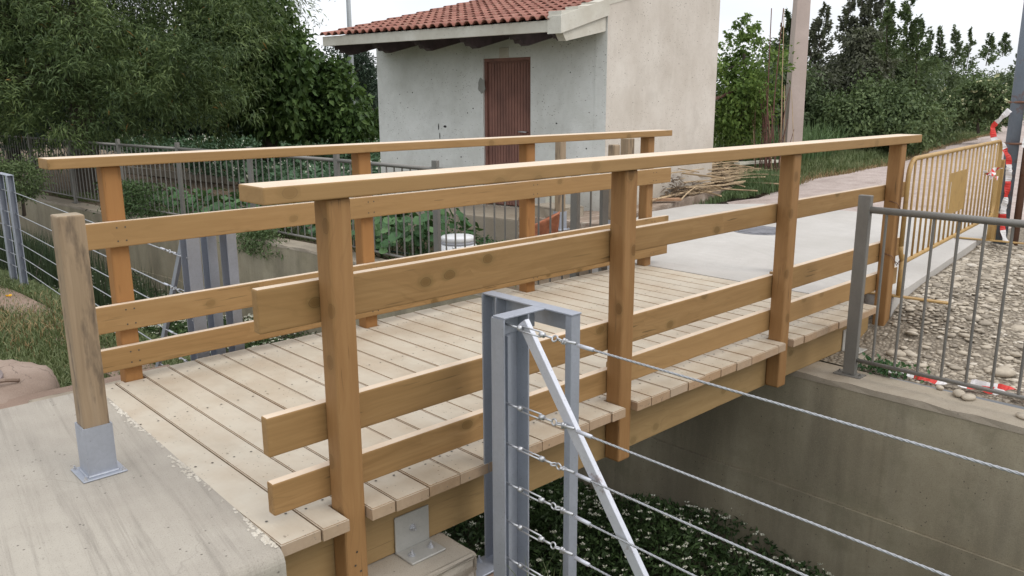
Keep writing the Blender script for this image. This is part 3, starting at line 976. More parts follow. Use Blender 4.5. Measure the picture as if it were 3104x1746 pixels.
def plank(i_):
    x0 = -0.1433 + i_ * PITCH_P + 0.0025
    x1 = x0 + PITCH_P - 0.0055
    yn = -0.035 + random.uniform(-0.004, 0.004)
    yf = 2.078 + random.uniform(-0.004, 0.004)
    if i_ < 2: yf = 1.99
    def edge(posts, y_full, y_cut, sgn):
        ov = [(max(x0, p - 0.004), min(x1, p + A_ + 0.004)) for p in posts if p + A_ + .004 > x0 and p - .004 < x1]
        if not ov: return [(x0, y_full), (x1, y_full)]
        a, b = ov[0]
        pts = []
        if a - x0 > 0.018: pts += [(x0, y_full), (a, y_full), (a, y_cut)]
        else: pts += [(x0, y_cut)]
        if x1 - b > 0.018: pts += [(b, y_cut), (b, y_full), (x1, y_full)]
        else: pts += [(x1, y_cut)]
        return pts
    near = edge(NP, yn, A_ + 0.003, -1)
    far = edge(QP, yf, W_ - 0.003, 1)
    pts = near + far[::-1]
    xc, yc = (x0 + x1) / 2, 0.0
    dz = random.uniform(-0.0015, 0.0015)
    bm = bmesh.new()
    # local X runs along the plank (world Y), local Y = -world X
    vs = [bm.verts.new((y, -(x - xc), 0.0)) for x, y in pts]
    f = bm.faces.new(vs)
    r = bmesh.ops.extrude_face_region(bm, geom=[f])
    for v in [g_ for g_ in r['geom'] if isinstance(g_, bmesh.types.BMVert)]: v.co.z = -0.045
    es = [e for e in bm.edges if abs(e.verts[0].co.z) < 1e-6 and abs(e.verts[1].co.z) < 1e-6]
    bmesh.ops.bevel(bm, geom=es, offset=0.004, segments=2, affect='EDGES')
    me = bm_mesh('plank', bm, M['plank'])
    obj('plank', me, bridge, Matrix.Translation((xc, 0, dz)) @ Matrix.Rotation(PI / 2, 4, 'Z'))
for i_ in range(30): plank(i_)
# screws: two per plank over each beam
def screws():
    V, F, S = [], [], []
    rng = random.Random(5)
    for i_ in range(30):
        xc = -0.1433 + (i_ + .5) * PITCH_P
        for yb in (0.135, 0.72, 1.32, 1.90):
            for dx in (-0.036, 0.036):
                x, y = xc + dx + rng.uniform(-.006, .006), yb + rng.uniform(-.012, .012)
                b = len(V)
                for q in range(6):
                    V.append((x + 0.0052 * math.cos(q * PI / 3), y + 0.0052 * math.sin(q * PI / 3), 0.0018))
                F += [b + q for q in range(6)]; S.append(6)
    stuff('screw_heads', mesh_np('screw_heads', V, F, S, M['screw']), None, None, bridge)
screws()
for y0 in (A_ + 0.001, 0.70, 1.28, W_ - 0.101):
    mt = M['beam']
    bm = bmesh.new(); bbox(bm, 0, 4.64 if y0 < .1 else 4.50, 0, 0.10, -0.25, 0, 0.004, 1)
    obj('joist', bm_mesh('joist', bm, mt), bridge, Matrix.Translation((-0.135, y0, -0.046)))

def wpost(x, y, z0, z1, mat, nm='post'):
    """square post with softly rounded edges; local X runs up the post"""
    bm = bmesh.new()
    bbox(bm, 0, z1 - z0, -A_ / 2, A_ / 2, -A_ / 2, A_ / 2, 0.012, 3)
    Mw = Matrix.Translation((x + A_ / 2, y + A_ / 2, z0)) @ Matrix(((0, 0, -1, 0), (0, 1, 0, 0), (1, 0, 0, 0), (0, 0, 0, 1)))
    return obj(nm, bm_mesh(nm, bm, mat), bridge, Mw)
for k, x in enumerate(NP): wpost(x, 0.0, -0.29 if k else -0.42, 1.0915, M['post'], 'railing_post')
for k, x in enumerate(QP): wpost(x, W_, -0.29, 1.0905, M['post_orange'] if k != 3 else M['post'], 'railing_post')

def rail(x0, x1, yc, z0, z1, mat=None, nm='rail'):
    bm = bmesh.new()
    L = x1 - x0
    bbox(bm, 0, L, -RT / 2, RT / 2, 0, z1 - z0, 0.007, 3)
    return obj(nm, bm_mesh(nm, bm, mat or M['rail']), bridge, Matrix.Translation((x0, yc, z0)))
yn_ = A_ + 0.001 + RT / 2
# each near rail is two boards butted behind a post
rail(-0.100, 1.649, yn_, 0.670, 0.816); rail(1.652, 4.93, yn_ , 0.694, 0.806)
rail(-0.100, 3.13, yn_, 0.248, 0.386); rail(3.133, 4.93, yn_, 0.262, 0.398)
rail(-0.097, 1.649, yn_, 0.036, 0.152); rail(1.652, 4.93, yn_, 0.050, 0.176)
yf_ = W_ - 0.001 - RT / 2
rail(-0.17, 4.595, yf_, 0.700, 0.826)
rail(-0.17, 4.585, yf_, 0.280, 0.415)
rail(-0.17, 4.58, yf_, 0.082, 0.197)
def handrail(yc, w, jags, HR=1.146, TR=0.054):
    # laid flat on the posts
    for (a, b) in jags:
        bm = bmesh.new()
        bbox(bm, 0, b - a, -w / 2, w / 2, 0, TR, 0.006, 3)
        obj('handrail_board', bm_mesh('handrail_board', bm, M['rail']), bridge, Matrix.Translation((a, yc, HR - TR)))
handrail(0.0625, 0.165, [(-0.108, 4.842)])
handrail(1.985, 0.155, [(-0.19, 4.585)], 1.140, 0.049)
# dirt washed against the foot of the railing posts and rail joints comes from the wood shader
# screws in the railing faces
def rail_screws():
    V, F, S = [], [], []
    def dot(x, y, z, ny):
        b = len(V)
        for q in range(6): V.append((x + .0045 * math.cos(q * PI / 3), y, z + .0045 * math.sin(q * PI / 3)))
        F.extend([b + q for q in range(6)] if ny < 0 else [b + 5 - q for q in range(6)]); S.append(6)
    for x in QP:
        for (a, b) in ((.70, .826), (.28, .415), (.082, .197)):
            for dx in (.025, .065):
                for dz in (.03, b - a - .03):
                    dot(x + dx, yf_ - RT / 2 - .0012, a + dz, -1)
    for x in NP[:1]:
        for z in (-.26, -.21, -.24, -.16): dot(x + random.uniform(.02, .07), -.0012, z, -1)
    stuff('railing_screws', mesh_np('railing_screws', V, F, S, M['screw']), None, None, bridge)
rail_screws()

# angle brackets that bolt the beams to the concrete blocks
def hexbolt(bm, x, y, z, r=0.010, h=0.012, nrm='z'):
    for rr, h0, h1 in ((r * 1.55, 0, h * 0.2), (r, h * 0.2, h * 0.95), (r * 0.5, h * 0.95, h * 2.0)):
        ring = []
        for zz in (h0, h1):
            row = []
            for q in range(6 if rr == r else 10):
                n_ = 6 if rr == r else 10
                a = 2 * PI * q / n_
                if nrm == 'z': row.append(bm.verts.new((x + rr * math.cos(a), y + rr * math.sin(a), z + zz)))
                else: row.append(bm.verts.new((x + rr * math.cos(a), y - zz, z + rr * math.sin(a))))
            ring.append(row)
        n_ = len(ring[0])
        for q in range(n_): bm.faces.new((ring[0][q], ring[0][(q + 1) % n_], ring[1][(q + 1) % n_], ring[1][q]))
        bm.faces.new(ring[1])
def bracket(x0, x1, y, zt, zb, out, label=None):
    bm = bmesh.new()
    bbox(bm, x0, x1, y - 0.009, y - 0.001, zb, zt, 0.002)
    bbox(bm, x0, x1, y - out, y - 0.0095, zb, zb + 0.008, 0.002)
    ob = obj('angle_bracket', bm_mesh('angle_bracket', bm, M['plate']), bridge)
    bm = bmesh.new()
    hexbolt(bm, (x0 + x1) / 2, y - 0.009, (zt + zb) / 2 + 0.01, nrm='y')
    hexbolt(bm, x0 + (x1 - x0) * .22, y - out * .55, zb + 0.008)
    hexbolt(bm, x0 + (x1 - x0) * .78, y - out * .55, zb + 0.008)
    obj('bolts', bm_mesh('bolts', bm, M['zinc']), ob)
bracket(0.377, 0.538, A_, -0.147, -0.2985, 0.112)
bracket(4.10, 4.26, A_, -0.147, -0.2985, 0.112)

def rough_block(name, x0, x1, y0, y1, z0, z1, mat, label, cat='concrete block', jag=0.008, bev=0.015):
    c = Vector(((x0 + x1) / 2, (y0 + y1) / 2, z0))
    bm = bmesh.new()
    bbox(bm, x0 - c.x, x1 - c.x, y0 - c.y, y1 - c.y, 0, z1 - z0, bev, 2)
    bmesh.ops.subdivide_edges(bm, edges=bm.edges[:], cuts=5, use_grid_fill=True)
    rng = random.Random(int(x0 * 100))
    for v in bm.verts:
        if v.co.z > (z1 - z0) - bev * 1.2:
            if abs(v.co.z - (z1 - z0)) < 1e-4: continue
        v.co += Vector((rng.uniform(-jag, jag), rng.uniform(-jag, jag), rng.uniform(-jag, 0) * .6))
    return tag(obj(name, bm_mesh(name, bm, mat), None, Matrix.Translation(c)), label, cat)
rough_block('concrete_block', -0.12, 0.612, -0.118, 0.30, -0.5, -0.2995, M['block'], 'low concrete block under the near bracket of the bridge, beside the first post')
rough_block('concrete_block', 3.98, 4.34, -0.16, 0.25, -0.5, -0.2995, M['block'], 'pale concrete block under the far bracket, next to the pebbles')
rough_block('concrete_block', -0.14, 0.60, 1.80, 2.42, -0.5, -0.2995, M['block'], 'concrete block under the far side of the bridge start, behind the leftmost railing post')
rough_block('concrete_block', 3.60, 4.36, 1.75, 2.40, -0.5, -0.2995, M['block'], 'concrete block under the far rear corner of the bridge, beside the short steel fence')
# end walls below the deck, carrying the slabs
box('abutment', -0.30, 0.42, -0.07, 2.30, -0.60, -0.4205, M['ledge'])['kind'] = 'structure'

# ================================================================== WOODEN BOLLARDS WITH STEEL SHOES
def bollard(x, y, top, label, rz=0.0, round_top=0.0, w=0.092, plate_rot=0.0):
    t = thing('wooden_bollard', (x, y, 0.0), label, 'bollard', 'wooden bollards at the ends of the bridge', rz)
    MW = WM[t.name]
    bm = bmesh.new()
    bbox(bm, 0, top - 0.02, -w / 2, w / 2, -w / 2, w / 2, 0.008 if not round_top else 0.018, 3)
    rot = Matrix(((0, 0, -1, 0), (0, 1, 0, 0), (1, 0, 0, 0), (0, 0, 0, 1)))
    obj('post', bm_mesh('post', bm, M['bollard']), t, MW @ Matrix.Translation((0, 0, 0.02)) @ rot)
    s = w / 2 + 0.001
    bm = bmesh.new()
    for (a, b, c_, d) in ((-s - .005, -s, -s - .005, s + .005), (s, s + .005, -s - .005, s + .005)):
        bbox(bm, a, b, c_, d, 0.0075, 0.20)
    for (c_, d) in ((-s - .005, -s), (s, s + .005)):
        bbox(bm, -s + .0002, s - .0002, c_, d, 0.0075, 0.20)
    sh = obj('steel_shoe', bm_mesh('steel_shoe', bm, M['galv']), t, MW)
    bm = bmesh.new()
    bbox(bm, -0.080, 0.080, -0.080, 0.080, 0.0005, 0.007, 0.002)
    # weld bead round the foot
    for (p, q) in (((-s - .007, -s - .007), (s + .007, -s - .007)), ((s + .007, -s - .007), (s + .007, s + .007)), ((s + .007, s + .007), (-s - .007, s + .007)), ((-s - .007, s + .007), (-s - .007, -s - .007))):
        tube_bm(bm, [(p[0], p[1], .009), (q[0], q[1], .009)], 0.0055, 6)
    bp = obj('base_plate', bm_mesh('base_plate', bm, M['galv']), t, MW)
    bm = bmesh.new()
    for a in (-1, 1):
        for b in (-1, 1): hexbolt(bm, a * 0.068, b * 0.068, 0.007, 0.007, 0.007)
    obj('bolts', bm_mesh('bolts', bm, M['zinc']), bp, MW)
    return t
bollard(-0.385, 0.955, 1.0, 'weathered wooden bollard on the left concrete slab, stained dark down its side')
bollard(5.28, 3.86, 0.97, 'wooden bollard with rounded top farthest left of the far-end three, in front of the hut', round_top=1)
bollard(5.20, 3.05, 0.955, 'greyish wooden bollard with rounded top, middle of the far-end three, seen behind the far railing', round_top=1)
bollard(4.70, 2.48, 1.05, 'wooden bollard next to the last post of the far railing')
bollard(4.93, 1.0, 1.0, 'wooden bollard on the far slab, mostly hidden behind the third near railing post')

# ================================================================== GALVANISED CABLE FENCES
def channel_bm(bm, x0, x1, y0, y1, z0, z1, open_side, t=0.006):
    if open_side == '+x':
        bbox(bm, x0, x0 + t, y0, y1, z0, z1); bbox(bm, x0 + t, x1, y0, y0 + t, z0, z1); bbox(bm, x0 + t, x1, y1 - t, y1, z0, z1)
    elif open_side == '-y':
        bbox(bm, x0, x1, y1 - t, y1, z0, z1); bbox(bm, x0, x0 + t, y0, y1 - t, z0, z1); bbox(bm, x1 - t, x1, y0, y1 - t, z0, z1)
    elif open_side == '-x':
        bbox(bm, x1 - t, x1, y0, y1, z0, z1); bbox(bm, x0, x1 - t, y0, y0 + t, z0, z1); bbox(bm, x0, x1 - t, y1 - t, y1, z0, z1)
    else:
        bbox(bm, x0, x1, y0, y1, z0, z1)

def turnbuckle(parent, x, y, z, dz, sgn=-1, roll=0.0, k=0):
    """stretching screw, eye, clamp and sleeve along the cable; runs towards sgn*y"""
    t = bmesh.new()
    d = Vector((0, sgn, dz)).normalized()
    side = Vector((math.cos(roll), 0, math.sin(roll)))
    side = (side - d * side.dot(d)).normalized()
    p = Vector((x, y, z))
    def at(s, o=0.0): return p + d * s + side * o
    tube_bm(t, [at(-.02), at(.055)], .0038, 8)
    tube_bm(t, [at(.048), at(.062)], .0095, 8)
    tube_bm(t, [at(.055, -.0085), at(.155, -.0085)], .003, 6)
    tube_bm(t, [at(.055, .0085), at(.155, .0085)], .003, 6)
    tube_bm(t, [at(.150), at(.166)], .0095, 8)
    tube_bm(t, [at(.163), at(.205)], .0038, 8)
    ob = obj('turnbuckle', bm_mesh('turnbuckle', t, M['zinc'], True), parent)
    e = bmesh.new()
    n_ = 14
    up_ = d.cross(side)
    for c_, ax in ((at(.214), side), (at(.236), up_)):
        pts = [c_ + (d * math.cos(2 * PI * q / n_) + ax * math.sin(2 * PI * q / n_)) * 0.0105 for q in range(n_ + 1)]
        tube_bm(e, pts, .003, 6, False)
    obj('eye', bm_mesh('eye', e, M['zinc'], True), ob)
    e = bmesh.new()
    tube_bm(e, [at(.252, -.010), at(.252, .010)], .005, 6)
    tube_bm(e, [at(.262, -.009), at(.262, .009)], .004, 6)
    tube_bm(e, [at(.246, .0), at(.30, 0.004)], .0048, 8)
    obj('clamp', bm_mesh('clamp', e, M['zinc'], True), ob)
    e = bmesh.new()
    tube_bm(e, [at(.315), at(.375)], .0068, 8)
    obj('sleeve', bm_mesh('sleeve', e, M['galv_light'], True), ob)

def cable(parent, pts, r=0.0036):
    # twisted look: three strands wound round the line
    bm = bmesh.new()
    a, b = Vector(pts[0]), Vector(pts[1])
    L = (b - a).length
    d = (b - a) / L
    u_ = d.cross(Vector((0, 0, 1))).normalized(); w_ = d.cross(u_)
    n_ = max(6, int(min(L, 4.0) / 0.012))
    for s in range(3):
        P = []
        for q in range(n_ + 1):
            tq = q / n_
            ph = 2 * PI * tq * min(L, 4.0) / 0.05 + s * 2 * PI / 3
            P.append(a + d * (L * tq) + (u_ * math.cos(ph) + w_ * math.sin(ph)) * r * 0.55)
        tube_bm(bm, P, r * 0.62, 5)
    obj('cable', bm_mesh('cable', bm, M['cable'], True), parent)

ZT = 0.689; ZB = -0.42
f1 = thing('cable_fence', (0.66, -0.25, ZB), 'blue grey steel cable fence in the right foreground, with end frame and diagonal strut', 'fence')
bm = bmesh.new(); channel_bm(bm, 0.735, 0.79, -0.105, -0.025, ZB, ZT - .0065, '-x')
obj('frame_post', bm_mesh('frame_post', bm, M['galv']), f1)
bm = bmesh.new(); bbox(bm, 0.745, 0.79, -0.475, -0.445, ZB, ZT - .0065, 0.002)
obj('frame_post', bm_mesh('frame_post', bm, M['galv']), f1)
bm = bmesh.new(); bbox(bm, 0.741, 0.792, -0.478, -0.022, ZT - .006, ZT, 0.001); bbox(bm, 0.786, 0.7915, -0.4445, -0.1055, ZT - .075, ZT - .0062)
obj('top_bar', bm_mesh('top_bar', bm, M['galv']), f1)
bm = bmesh.new(); bbox(bm, 0.548, 0.7405, -0.352, -0.296, ZT - .006, ZT, 0.001); bbox(bm, 0.56, 0.7405, -0.302, -0.297, ZT - .075, ZT - .0062)
obj('top_bar', bm_mesh('top_bar', bm, M['galv']), f1)
# cable post: a channel with its web towards the bridge start and its open side facing along the cables
bm = bmesh.new()
bbox(bm, 0.545, 0.5515, -0.352, -0.290, ZB, ZT - .0065); bbox(bm, 0.552, 0.665, -0.2965, -0.290, ZB, ZT - .0065); bbox(bm, 0.6585, 0.665, -0.352, -0.297, ZB, ZT - .0065)
bbox(bm, 0.595, 0.610, -0.318, -0.297, ZB, ZT - .08)
obj('cable_post', bm_mesh('cable_post', bm, M['galv']), f1)
beam('strut', (0.596, -0.395, ZT - 0.012), (0.596, -0.395 - 0.80, ZT - 0.012 - 1.085), 0.040, 0.020, M['galv_rusty'], f1, 0.0015, 1, upv=(1, 0, 0))
bm = bmesh.new(); bbox(bm, 0.53, 0.80, -0.12, -0.01, ZB, ZB + 0.008, 0.002)
hexbolt(bm, 0.70, -0.03, ZB + 0.008); obj('base_plate', bm_mesh('base_plate', bm, M['galv']), f1)
CZ = [0.660, 0.378, 0.230, 0.080, -0.065, -0.213]
for k, z in enumerate(CZ):
    turnbuckle(f1, 0.575, -0.345, z, -0.012, -1, [0.9, 1.4, 0.0, 1.5, 1.2, 1.6][k])
    cable(f1, [(0.575, -0.71, z - 0.005), (0.56, -4.6, z - 0.02)])
# next post of the fence, outside the frame to the lower right
bm = bmesh.new(); channel_bm(bm, 0.53, 0.59, -4.66, -4.60, ZB, ZT - .2, '-y'); obj('cable_post', bm_mesh('cable_post', bm, M['galv']), f1)

# far cable fence beyond the bridge
f2 = thing('cable_fence', (0.66, 2.3, ZB), 'grey steel cable fence along the grassy canal bank at the left, beyond the bridge', 'fence')
for (x0, x1, y0, y1, os_) in ((0.735, 0.79, 2.16, 2.26, '-x'), (0.735, 0.79, 2.43, 2.53, '-x')):
    bm = bmesh.new(); channel_bm(bm, x0, x1, y0, y1, ZB, ZT - .0065, os_); obj('frame_post', bm_mesh('frame_post', bm, M['galv']), f2)
bm = bmesh.new(); bbox(bm, 0.741, 0.792, 2.15, 2.54, ZT - .006, ZT); bbox(bm, 0.548, 0.7405, 2.26, 2.32, ZT - .006, ZT); obj('top_bar', bm_mesh('top_bar', bm, M['galv']), f2)
bm = bmesh.new(); channel_bm(bm, 0.545, 0.62, 2.26, 2.36, ZB, ZT - .0065, '-x'); obj('cable_post', bm_mesh('cable_post', bm, M['galv']), f2)
beam('strut', (0.585, 2.38, ZT - 0.03), (0.585, 3.1, ZB + .02), 0.04, 0.02, M['galv'], f2, 0.0015, 1, upv=(1, 0, 0))
for k, z in enumerate([0.52, 0.30, 0.15, 0.0, -0.14, -0.27]):
    zz = z
    turnbuckle(f2, 0.575, 2.365, zz, 0.02, 1, k * 0.7)
    cable(f2, [(0.575, 2.74, zz + .005), (0.755, 7.05, zz + 0.0)], 0.004)
    cable(f2, [(0.755, 7.05, zz), (0.45, 13.0, zz)], 0.004)
for (yy, xx) in ((7.05, 0.74), (13.0, 0.43)):
    for q, (dx, dy, w_) in enumerate(((0, 0, .06), (0.0, 0.42, .07))):
        bm = bmesh.new(); channel_bm(bm, xx + dx - .03, xx + dx + .03, yy + dy - .02, yy + dy + .05, ZB - .1, ZT - .0065, '-y'); obj('frame_post', bm_mesh('frame_post', bm, M['galv']), f2)
    bm = bmesh.new(); bbox(bm, xx - .032, xx + .032, yy - .022, yy + .472, ZT - .006, ZT); obj('top_bar', bm_mesh('top_bar', bm, M['galv']), f2)

# ================================================================== STEEL BAR FENCES ON THE FAR CANAL WALL
BAR_ME = None
def bar_fence(t, pts, first_bar=0.12, pitch=0.133, ztop=0.745, zbot=-0.195, base=-0.30, top=0.83, rail_r=0.021, posts=None):
    global BAR_ME
    if BAR_ME is None:
        b_ = bmesh.new(); tube_bm(b_, [(0, 0, zbot), (0, 0, ztop)], 0.0085, 6, False)
        BAR_ME = bm_mesh('bar', b_, M['fence'], True)
    for j, (x, y) in enumerate(pts):
        if posts is None or j in posts:
            d = Vector(pts[min(j + 1, len(pts) - 1)]) - Vector(pts[max(j - 1, 0)])
            rz = math.atan2(d.y, d.x) - PI / 2
            b_ = bmesh.new(); bbox(b_, -.02, .02, -.038, .038, base + .008, top, 0.003)
            p_ = obj('post', bm_mesh('post', b_, M['fence']), t, Matrix.Translation((x, y, 0)) @ Matrix.Rotation(rz, 4, 'Z'))
            b_ = bmesh.new(); bbox(b_, -.05, .05, -.085, .085, base, base + .008)
            for s1 in (-1, 1): hexbolt(b_, 0, s1 * .066, base + .008, .008, .008)
            obj('base_plate', bm_mesh('base_plate', b_, M['fence']), p_, Matrix.Translation((x, y, 0)) @ Matrix.Rotation(rz, 4, 'Z'))
    for (a, b) in zip(pts[:-1], pts[1:]):
        a, b = Vector((*a, 0)), Vector((*b, 0))
        L = (b - a).length; d = (b - a) / L
        for z, r in ((ztop, rail_r), (zbot, 0.013)):
            b_ = bmesh.new()
            tube_bm(b_, [a + d * .03 + Vector((0, 0, z)), b - d * .03 + Vector((0, 0, z))], r, 8)
            obj('rail', bm_mesh('rail', b_, M['fence'], True), t)
        n_ = int(round((L - 0.06) / pitch)) - 1
        for q in range(n_):
            p = a + d * (L * (q + 1) / (n_ + 1))
            obj('bar', BAR_ME, t, Matrix.Translation((p.x, p.y, 0)))
fn = thing('steel_bar_fence', (3.67, -0.17, -0.30), 'brushed steel bar fence on the canal wall at the right, in front of the pebbles', 'fence')
bar_fence(fn, [(3.67, -0.17), (3.67, -2.03), (3.67, -3.9)])
ff = thing('steel_bar_fence', (3.70, 2.2, -0.30), 'long dark steel bar fence on the far canal wall, running left along the field', 'fence')
bar_fence(ff, [(3.70, 2.2), (3.68, 4.0), (3.66, 5.75), (3.53, 7.6), (3.33, 9.38), (3.12, 11.15), (2.95, 13.05), (2.83, 15.05), (2.70, 17.0), (2.57, 19.0)], pitch=0.133)
fs = thing('steel_bar_fence', (3.72, 2.2, -0.30), 'short piece of dark steel fence turning from the canal wall towards the far slab', 'fence')
bar_fence(fs, [(3.72, 2.2), (4.06, 2.2)], pitch=0.15, posts=(1,))

# ================================================================== HUT
HA = math.radians(99.3)
al = Vector((math.cos(HA), math.sin(HA), 0)); hn = Vector((al.y, -al.x, 0)); hp = Vector((6.3, 5.75, 0))
def H(s, d, z): return hp + al * s + hn * d + Vector((0, 0, z))
HM = Matrix(((al.x, hn.x, 0, hp.x), (al.y, hn.y, 0, hp.y), (0, 0, 1, 0), (0, 0, 0, 1)))   # local x=s, y=d, z (left-handed fixed below)
HM = Matrix(((-al.x, hn.x, 0, hp.x), (-al.y, hn.y, 0, hp.y), (0, 0, 1, 0), (0, 0, 0, 1)))  # local x=-s, y=depth
hut = thing('hut', tuple(H(0, 0, -0.3)), 'small white rendered hut with a red tiled roof and a brown door', 'building')
def hbox(nm, s0, s1, d0, d1, z0, z1, mat, parent=hut, bev=0.0):
    c = Vector((-(s0 + s1) / 2, (d0 + d1) / 2, (z0 + z1) / 2))
    bm = bmesh.new()
    sx, sy, sz = abs(s1 - s0) / 2, (d1 - d0) / 2, (z1 - z0) / 2
    bbox(bm, -sx, sx, -sy, sy, -sz, sz, bev)
    return obj(nm, bm_mesh(nm, bm, mat), parent, HM @ Matrix.Translation(c))
SL = 2.46; SR = -1.475; DB = 3.16; SLP = 0.217; ZE = 2.245       # eave underside of tiles at d=-0.98
def zr(d): return ZE + SLP * (d + 0.98)
def hpoly(nm, pts, mat, parent=hut, thick=None, axis='s'):
    """prism in hut coordinates; pts are (s,d,z) outline on one side, extruded by thick along axis"""
    bm = bmesh.new()
    a = [bm.verts.new((-p[0], p[1], p[2])) for p in pts]
    off = (-thick, 0, 0) if axis == 's' else (0, thick, 0)
    b = [bm.verts.new(v.co + Vector(off)) for v in a]
    bm.faces.new(a); bm.faces.new(b[::-1])
    for q in range(len(a)): bm.faces.new((a[q], a[(q + 1) % len(a)], b[(q + 1) % len(a)], b[q]))
    return obj(nm, bm_mesh(nm, bm, mat), parent, HM)
# front wall in three pieces round the door opening
D0, D1, DZ0, DZ1 = 0.442, -0.343, -0.015, 1.926
th = 0.16
hbox('wall', D0, SL, 0.0, th, -0.35, zr(0) - .03, M['stucco'])
hbox('wall', SR + .162, D1, 0.0, th, -0.35, zr(0) - .03, M['stucco'])
hbox('render_coat', SR + .003, SR + .1635, -0.0085, -0.0045, -0.35, zr(0) - .03, M['stucco'])
hbox('wall', D1 + .0005, D0 - .0005, 0.0, th, DZ1, zr(0) - .03, M['stucco'])
# gable walls
hpoly('gable_wall', [(SR, -0.004, -0.35), (SR, -0.004, zr(0) + .06), (SR, DB, zr(DB) + .06), (SR, DB, -0.35)], M['stucco_side'], thick=0.16)
hpoly('gable_wall', [(SL, th + .001, -0.35), (SL, th + .001, zr(th) - .03), (SL, DB, zr(DB) - .03), (SL, DB, -0.35)], M['stucco'], thick=-0.16)
hbox('wall', SR + .162, SL - .162, DB - .16, DB, -0.35, zr(DB - .16) - .03, M['stucco'])
# door of ribbed sheet
hbox('threshold', D1, D0, 0.02, 0.14, -0.16, DZ0, M['block'])
door = hbox('door', D1 + .012, D0 - .012, 0.062, 0.085, DZ0 + .012, DZ1 - .012, M['door'])
nr = 14
for q in range(nr):
    s0 = D1 + .06 + q * (D0 - D1 - .12) / nr
    hbox('door_slat', s0 + .004, s0 + (D0 - D1 - .12) / nr - .004, 0.050, 0.0615, DZ0 + .02, DZ1 - .06, M['door'], door, 0.003)
for (a, b, c_, d) in ((D1 + .001, D1 + .04, DZ0, DZ1 - .0415), (D0 - .04, D0 - .001, DZ0, DZ1 - .0415), (D1 + .001, D0 - .001, DZ1 - .04, DZ1 - .001)):
    hbox('door_frame', a, b, 0.03, 0.0605, c_, d, M['door'], door)
bm = bmesh.new(); tube_bm(bm, [H(D1 + .085, .05, .98), H(D1 + .085, .01, .98), H(D1 + .20, .005, .985)], .009, 8); bbox(bm, 0, 0.001, 0, .001, 0, .001)
obj('handle', bm_mesh('handle', bm, M['zinc'], True), door)
hbox('lock_plate', D1 + .05, D1 + .13, 0.044, 0.0495, .55, .82, M['rust_pole'], door)
hbox('vent_box', 0.005, 0.152, -0.02, -0.0005, 1.93, 2.052, M['white_paint'], bev=0.004)
# patch of grey mortar beside the door, and marks on the wall
def blob(nm, s, z, rs, rz_, mat, seed, off=-0.004, n=18):
    rng = random.Random(seed)
    bm = bmesh.new()
    vs = []
    for q in range(n):
        a = 2 * PI * q / n
        k_ = rng.uniform(.78, 1.1)
        vs.append(bm.verts.new((-(s + rs * k_ * math.cos(a)), off, z + rz_ * k_ * math.sin(a))))
    c_ = bm.verts.new((-s, off - .004, z))
    for q in range(n): bm.faces.new((vs[q], vs[(q + 1) % n], c_))
    obj(nm, bm_mesh(nm, bm, mat, False), hut, HM)
blob('mortar_patch', 0.465, 1.58, 0.065, 0.11, M['mortar_patch'], 3)
for _k, (_s, _z) in enumerate(((2.1, .55), (1.75, 1.5), (.85, .62), (.72, 1.22), (.62, 1.28), (-.75, 1.1), (-.95, 1.72), (-1.2, .8), (-.55, .5), (1.9, .25))):
    blob('dark_mark', _s, _z, .008 + .004 * (_k % 3), .010, M['stain'], 20 + _k, -.0015, 7)
blob('dark_mark', 1.26, 1.03, 0.012, 0.05, M['stain'], 4, -.0015, 8)
blob('dark_mark', 1.14, 1.03, 0.03, 0.018, M['stain'], 5, -.0015, 8)
blob('dark_mark', 1.24, 0.90, 0.01, 0.05, M['stain'], 6, -.0015, 8)
# roof: soffit boards, rafters, fascia, verge, tiles
hpoly('soffit', [(SL, -0.94, zr(-.94) - .055), (SL, -0.94, zr(-.94) - .035), (SL, DB + .1, zr(DB + .1) - .035 + .0), (SL, DB + .1, zr(DB + .1) - .055)], M['soffit'], thick=SR + .17 - SL, axis='s')
for s in (2.38, 1.63, 0.87, 0.10, -0.66):
    z0 = zr(-.9) - .056
    pts = [(s, -.94, z0), (s, .0, zr(0) - .056), (s, .0, zr(0) - .30), (s, -.62, zr(-.62) - .31), (s, -.68, zr(-.68) - .27), (s, -.75, zr(-.75) - .26), (s, -.78, zr(-.78) - .21), (s, -.84, zr(-.84) - .20), (s, -.87, zr(-.87) - .15), (s, -.93, zr(-.93) - .14)]
    hpoly('rafter', pts, M['rafter'], thick=-0.10)
hbox('fascia', SR + .17, SL, -0.995, -0.955, zr(-.98) - .125, zr(-.98) - .001, M['white_paint'], bev=0.002)
# verge over the gable wall: upper coping and the lower carved corbel
pts = [(SR - .02, -1.02, zr(-1.02) - .14), (SR - .02, -1.02, zr(-1.02) + .045), (SR - .02, -.005, zr(0) + .09), (SR - .02, -.005, zr(0) - .10)]
hpoly('verge', pts, M['white_paint'], thick=-0.02 + .20)
bm = bmesh.new()
pts = [(SR + .02, -.86, zr(-.86) - .245), (SR + .02, -.93, zr(-.93) - .145), (SR + .02, -.02, zr(-.02) - .115), (SR + .02, -.02, zr(-.02) - .275)]
hpoly('corbel', pts, M['white_paint'], thick=.10)
pts = [(SR + .121, -.93, zr(-.93) - .12), (SR + .121, -.02, zr(-.02) - .10), (SR + .121, -.02, zr(-.02) - .24), (SR + .121, -.78, zr(-.78) - .25), (SR + .121, -.82, zr(-.82) - .22), (SR + .121, -.86, zr(-.86) - .215), (SR + .121, -.88, zr(-.88) - .175), (SR + .121, -.92, zr(-.92) - .165)]
hpoly('rafter', pts, M['rafter'], thick=.07)
